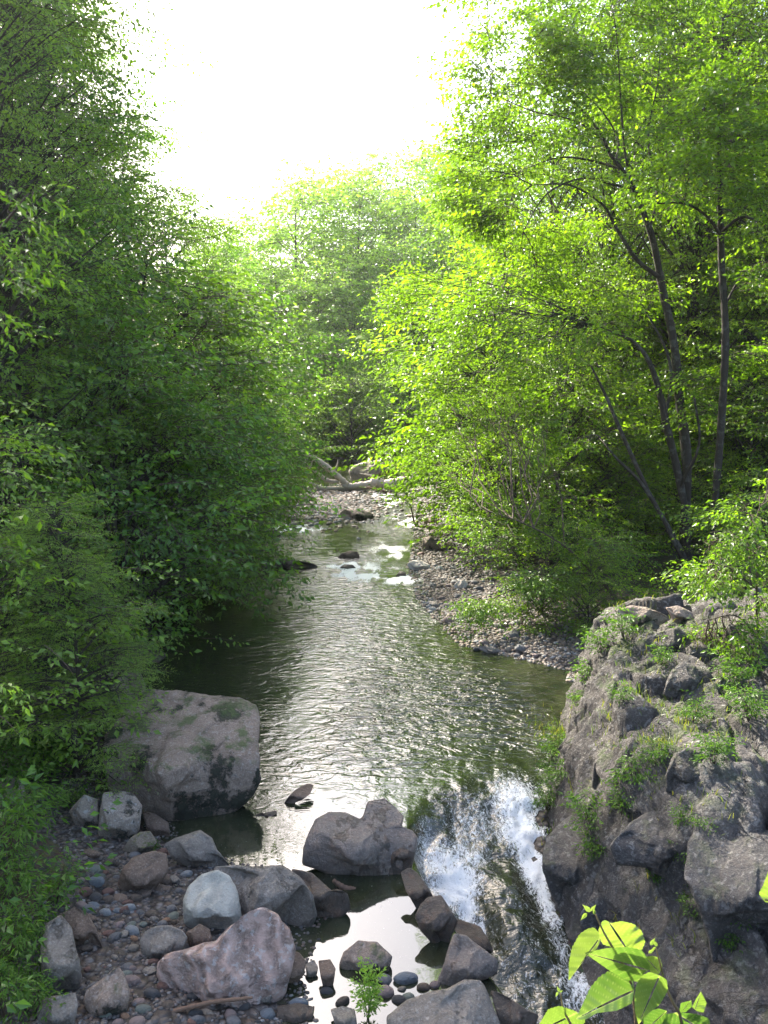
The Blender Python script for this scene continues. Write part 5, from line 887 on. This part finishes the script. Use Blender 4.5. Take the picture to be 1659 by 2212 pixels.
def _ur(rs, n):
    y = 19 + 60 * rs.uniform(0, 1, n) ** 1.6; return xr(y) + 4.2 + rs.uniform(0, 1, n) ** 1.2 * 24, y
def _ul2(rs, n):
    y = rs.uniform(5.5, 13.5, n); return xl(y) - 3.1 - rs.uniform(0, 1, n) * 5, y
def _ur2(rs, n):
    y = rs.uniform(5.5, 19, n); return xr(y) + 4.2 + rs.uniform(0, 1, n) * 6, y
under('undergrowth', 1700, _ul, 21, .11, .9, M_LEFT, 'dense dark green undergrowth covering the left bank')
under('undergrowth', 2600, _ur, 22, .11, .9, M_RIGHT, 'bright green undergrowth below the right bank trees')
under('undergrowth', 240, _ul2, 23, .12, .55, M_LEFT2, 'low leafy ground cover on the near left bank')
under('undergrowth', 900, _ur2, 24, .07, .5, M_LEFT, 'leafy ground cover behind the rock ledge')

# ---- bright shoot at the bottom edge
def shoot():
    rs = np.random.RandomState(77); p = hit(795, 2200); y0 = p[1]; root = empty('young_shoot', (p[0], p[1], p[2] - .05)); m = MB(); cr = Crown(78, .16, .055, step=.03, asp=.45, droop=.1)
    for k_ in range(5):
        a = k_ * 1.3; top = np.array([.09 * math.cos(a), .05 * math.sin(a), .62 - .06 * k_]); c3 = curve3((0, 0, 0), top, .05, 9); m.tube(c3, np.linspace(.007, .003, 9), 5)
        for q in c3[2:]:
            for _ in range(3): cr.add(q, rs.uniform(0, 6.28), rs.uniform(.3, 1.0), 0, rs.uniform(.6, 1.0), rs.uniform(.6, 1.0), False)
    obj('stem', m.mesh('stem', [M_HERB]), root); obj('foliage', cr.build('foliage', [M_FAR, M_TWIG]), root); tag(root, 'bright yellow-green leafy shoot at the bottom edge before the pool stones', 'plant')
shoot()

# ---- sapling close to the bridge, large toothed leaves
k = NT('large_leaf'); tc = k.n('TexCoord').outputs['Object']; at = k.n('Attribute', attribute_name='vein').outputs['Fac']; tn = k.n('Attribute', attribute_name='tone').outputs['Fac']
c = k.ramp(tn, [(0, (.03, .08, .025)), (.5, (.09, .165, .04)), (1, (.2, .27, .075))]); c = k.mix(k.math('MULTIPLY', k.noise(tc, 30, 3), .3), c, (.04, .11, .03)); c = k.mix(k.math('MULTIPLY', k.ramp(k.noise(tc, 9, 3), [(.45, 0.0), (.65, 1.0)]), .35), c, (.2, .26, .10)); c = k.mix(k.math('MULTIPLY', at, .85), c, (.34, .40, .2))
p = k.bsdf(c, .33, .6, k.bump(k.noise(tc, 60, 3), .6, .002)); tr = k.n('BsdfTranslucent'); k.L(k.mix(1.0, c, (1.3, 1.35, .5), 'MULTIPLY'), tr.inputs[0])
mx = k.n('MixShader'); mx.inputs[0].default_value = .4; k.L(p, mx.inputs[1]); k.L(tr.outputs[0], mx.inputs[2]); M_BIG = k.done(mx.outputs[0])
def big_leaf(root, org, pts, rib, y0, tone, gu=0.0, gv=0.0, fold=.10, seed=0, name='leaf'):
    q = sub_poly([Z8(a) for a in pts], 96); sm = (np.roll(q, 1, 0) + np.roll(q, -1, 0) + q) / 3; q = sm; c = q.mean(0); r0, r1 = np.array(Z8(rib[0])), np.array(Z8(rib[1]))
    d = (r1 - r0); Lr = np.linalg.norm(d); d /= Lr; nr = np.array([-d[1], d[0]]); rs = np.random.RandomState(seed)
    tooth = 1 + .02 * (np.arange(96) % 3 - 1); cr_ = r0 + d * Lr * .5; V = []; rings = np.linspace(.06, 1, 16)
    al = lambda p: np.clip((p - r0) @ d / Lr, .02, .98)
    for ri in rings:
        for k_ in range(96):
            o = q[k_]; t = al(o); base = r0 + d * t * Lr; V.append(base + (o - base) * ri * (tooth[k_] if ri == 1 else 1))
    V = np.array(V); s = (V - r0) @ nr; t = (V - r0) @ d / Lr; size = np.abs(s).max() + 1
    off = gu * (V[:, 0] - c[0]) + gv * (V[:, 1] - c[1]) - fold * np.abs(s) + .22 * size * np.sin(t * 3 + .4) ** 2 + .10 * np.abs(s) * np.sin(t * 17 + seed) + .012 * size * np.sin(t * 40 - np.abs(s) / size * 10)
    W = np.array([AT(u, v, y0 + o / F * y0) for (u, v), o in zip(V, off)]) - org; Fc = []
    for r_ in range(15):
        for k_ in range(96): a = r_ * 96 + k_; b = r_ * 96 + (k_ + 1) % 96; Fc += [(a, b, b + 96), (a, b + 96, a + 96)]
    vein = np.exp(-(s / (size * .035)) ** 2) + .45 * np.clip(1 - np.abs(((t * 7 - np.abs(s) / size * 2.2) % 1) - .5) * 12, 0, 1)
    obj(name, mesh_np(name, W, Fc, M_BIG, 3, True, None, {'vein': np.clip(vein, 0, 1), 'tone': np.full(len(W), tone) + .05 * rs.randn()}), root)
M_STEM = bark_mat('green_brown_stem', (.12, .075, .04), (.22, .17, .08))
def sapling():
    P = lambda u, v, y: AT(*Z8((u, v)), y); y0 = 1.35; bx = P(900, 1086, y0); gzz = gz(bx[0] + .2, 1.5); org = np.array([bx[0] + .2, 1.5, gzz - .05]); root = empty('foreground_sapling', tuple(org))
    for ln in ([P(555, 385, y0), P(600, 485, y0), P(660, 592, y0), P(760, 760, y0 + .05), P(800, 950, y0 + .08), P(830, 1300, y0 + .1)], [P(940, 600, y0), P(968, 700, y0), P(1000, 830, y0 + .03), P(1050, 950, y0 + .03), P(1095, 1040, y0 + .05), P(1120, 1300, y0 + .1)], [P(330, 890, y0 + .1), P(350, 1000, y0 + .1), P(400, 1100, y0 + .1), P(470, 1300, y0 + .1)], [P(1640, 290, y0), P(1760, 330, y0), P(1800, 700, y0), P(1700, 1300, y0 + .1)]):
        pts = np.vstack([spline(np.array(ln), 6), curve3(ln[-1], org, 0, 6)[1:]]); m = MB(); m.tube(pts - org, np.linspace(.0014, .0036, len(pts)), 7); obj('stem', m.mesh('stem', [M_STEM]), root)
    LV = [([(575, 470), (600, 420), (618, 418), (650, 440), (720, 425), (800, 445), (850, 490), (872, 560), (850, 612), (790, 600), (740, 592), (660, 596), (600, 575), (570, 520)], [(745, 600), (640, 430)], .05, .85, .5, .3), ([(545, 466), (575, 500), (582, 560), (560, 605), (500, 650), (430, 735), (380, 812), (382, 700), (400, 600), (450, 510), (500, 475)], [(575, 545), (382, 810)], -.02, .8, -.6, .2),
          ([(478, 628), (620, 600), (760, 590), (850, 612), (890, 670), (905, 730), (860, 760), (832, 818), (740, 800), (640, 742), (560, 685)], [(900, 745), (480, 626)], 0, .42, .2, .9), ([(640, 745), (690, 742), (790, 800), (802, 860), (790, 950), (690, 1000), (560, 1015), (490, 1058), (425, 1055), (470, 960), (520, 850), (580, 780)], [(800, 872), (428, 1052)], .04, .35, .3, -.4),
          ([(850, 775), (900, 750), (960, 772), (1010, 800), (1018, 870), (965, 960), (880, 1030), (828, 1090), (805, 1000), (803, 900), (815, 830)], [(960, 785), (830, 1085)], -.04, .7, .4, .3), ([(870, 655), (920, 648), (965, 662), (982, 715), (960, 768), (905, 750), (880, 700)], [(968, 760), (880, 665)], .03, .75, 0, .4),
          ([(190, 1090), (250, 990), (320, 968), (420, 1000), (492, 1050), (470, 1110), (380, 1150), (200, 1150)], [(360, 1050), (200, 1130)], .1, .7, .3, .3), ([(980, 1090), (1000, 1022), (1080, 1010), (1200, 1020), (1280, 1050), (1292, 1110), (1250, 1180), (1050, 1180)], [(1090, 1030), (1260, 1140)], .05, .15, -.2, .5),
          ([(1170, 975), (1200, 920), (1228, 876), (1265, 950), (1245, 1012), (1205, 1005)], [(1190, 990), (1228, 880)], .06, .7, 0, .3), ([(1088, 1012), (1100, 950), (1168, 934), (1170, 975), (1130, 1010)], [(1095, 1020), (1160, 940)], .06, .5, 0, .3), ([(855, 1060), (900, 1000), (960, 985), (1012, 1000), (990, 1070), (930, 1130), (860, 1130)], [(1000, 1010), (880, 1120)], .07, .25, .1, .2),
          ([(1598, 250), (1630, 190), (1665, 90), (1740, 120), (1780, 230), (1740, 310), (1640, 306)], [(1700, 305), (1690, 100)], 0, .8, .2, .2)]
    for i, (pts, rib, dy, tone, gu, gv) in enumerate(LV): big_leaf(root, org, pts, rib, y0 + dy, tone, gu, gv, .11, i)
    for i, (u, v, s) in enumerate([(505, 352, 34), (535, 348, 26), (485, 390, 30), (545, 372, 20), (915, 565, 28), (940, 575, 24), (905, 622, 24), (930, 600, 18), (318, 868, 20), (308, 890, 18), (330, 880, 14), (985, 770, 12)]):
        th = [-2.4, -.9, 2.3, -1.6, -1.0, -2.2, -.5, 2.6, -2.0, 2.0, -.7, -1.2][i]; ca, sa = math.cos(th), math.sin(th); s *= 1.15
        pts = [(u + s * (a * ca - b * sa), v + s * (a * sa + b * ca)) for a, b in [(-.55, 0), (-.35, .3), (0, .42), (.45, .3), (.85, .1), (1.25, 0), (.8, -.14), (.4, -.32), (0, -.4), (-.35, -.28)]]
        big_leaf(root, org, pts, [(u - s * .5 * ca, v - s * .5 * sa), (u + s * 1.2 * ca, v + s * 1.2 * sa)], y0 + .006 * (i % 3), .85, .4 - .3 * (i % 3), .3, .45, 40 + i, 'bud')
    tag(root, 'foreground sapling with big toothed heart-shaped yellow-green leaves at the bottom right', 'sapling')
sapling()

# ---- the air
k = NT('haze'); pv = k.n('VolumePrincipled'); pv.inputs['Color'].default_value = (.95, .98, 1.0, 1); pv.inputs['Density'].default_value = .0002; pv.inputs['Anisotropy'].default_value = .65
k.L(pv.outputs[0], k.out.inputs['Volume'])
def box(name, lo, hi, mat):
    V = np.array([[x, y, z] for x in (lo[0], hi[0]) for y in (lo[1], hi[1]) for z in (lo[2], hi[2])], float)
    Fq = np.array([[0, 1, 3, 2], [4, 6, 7, 5], [0, 4, 5, 1], [2, 3, 7, 6], [0, 2, 6, 4], [1, 5, 7, 3]]); return obj(name, mesh_np(name, V, Fq, mat, 4, False))
tag(box('haze', (-300, -8, -3.5), (300, 290, 52), k.m), kind='stuff')
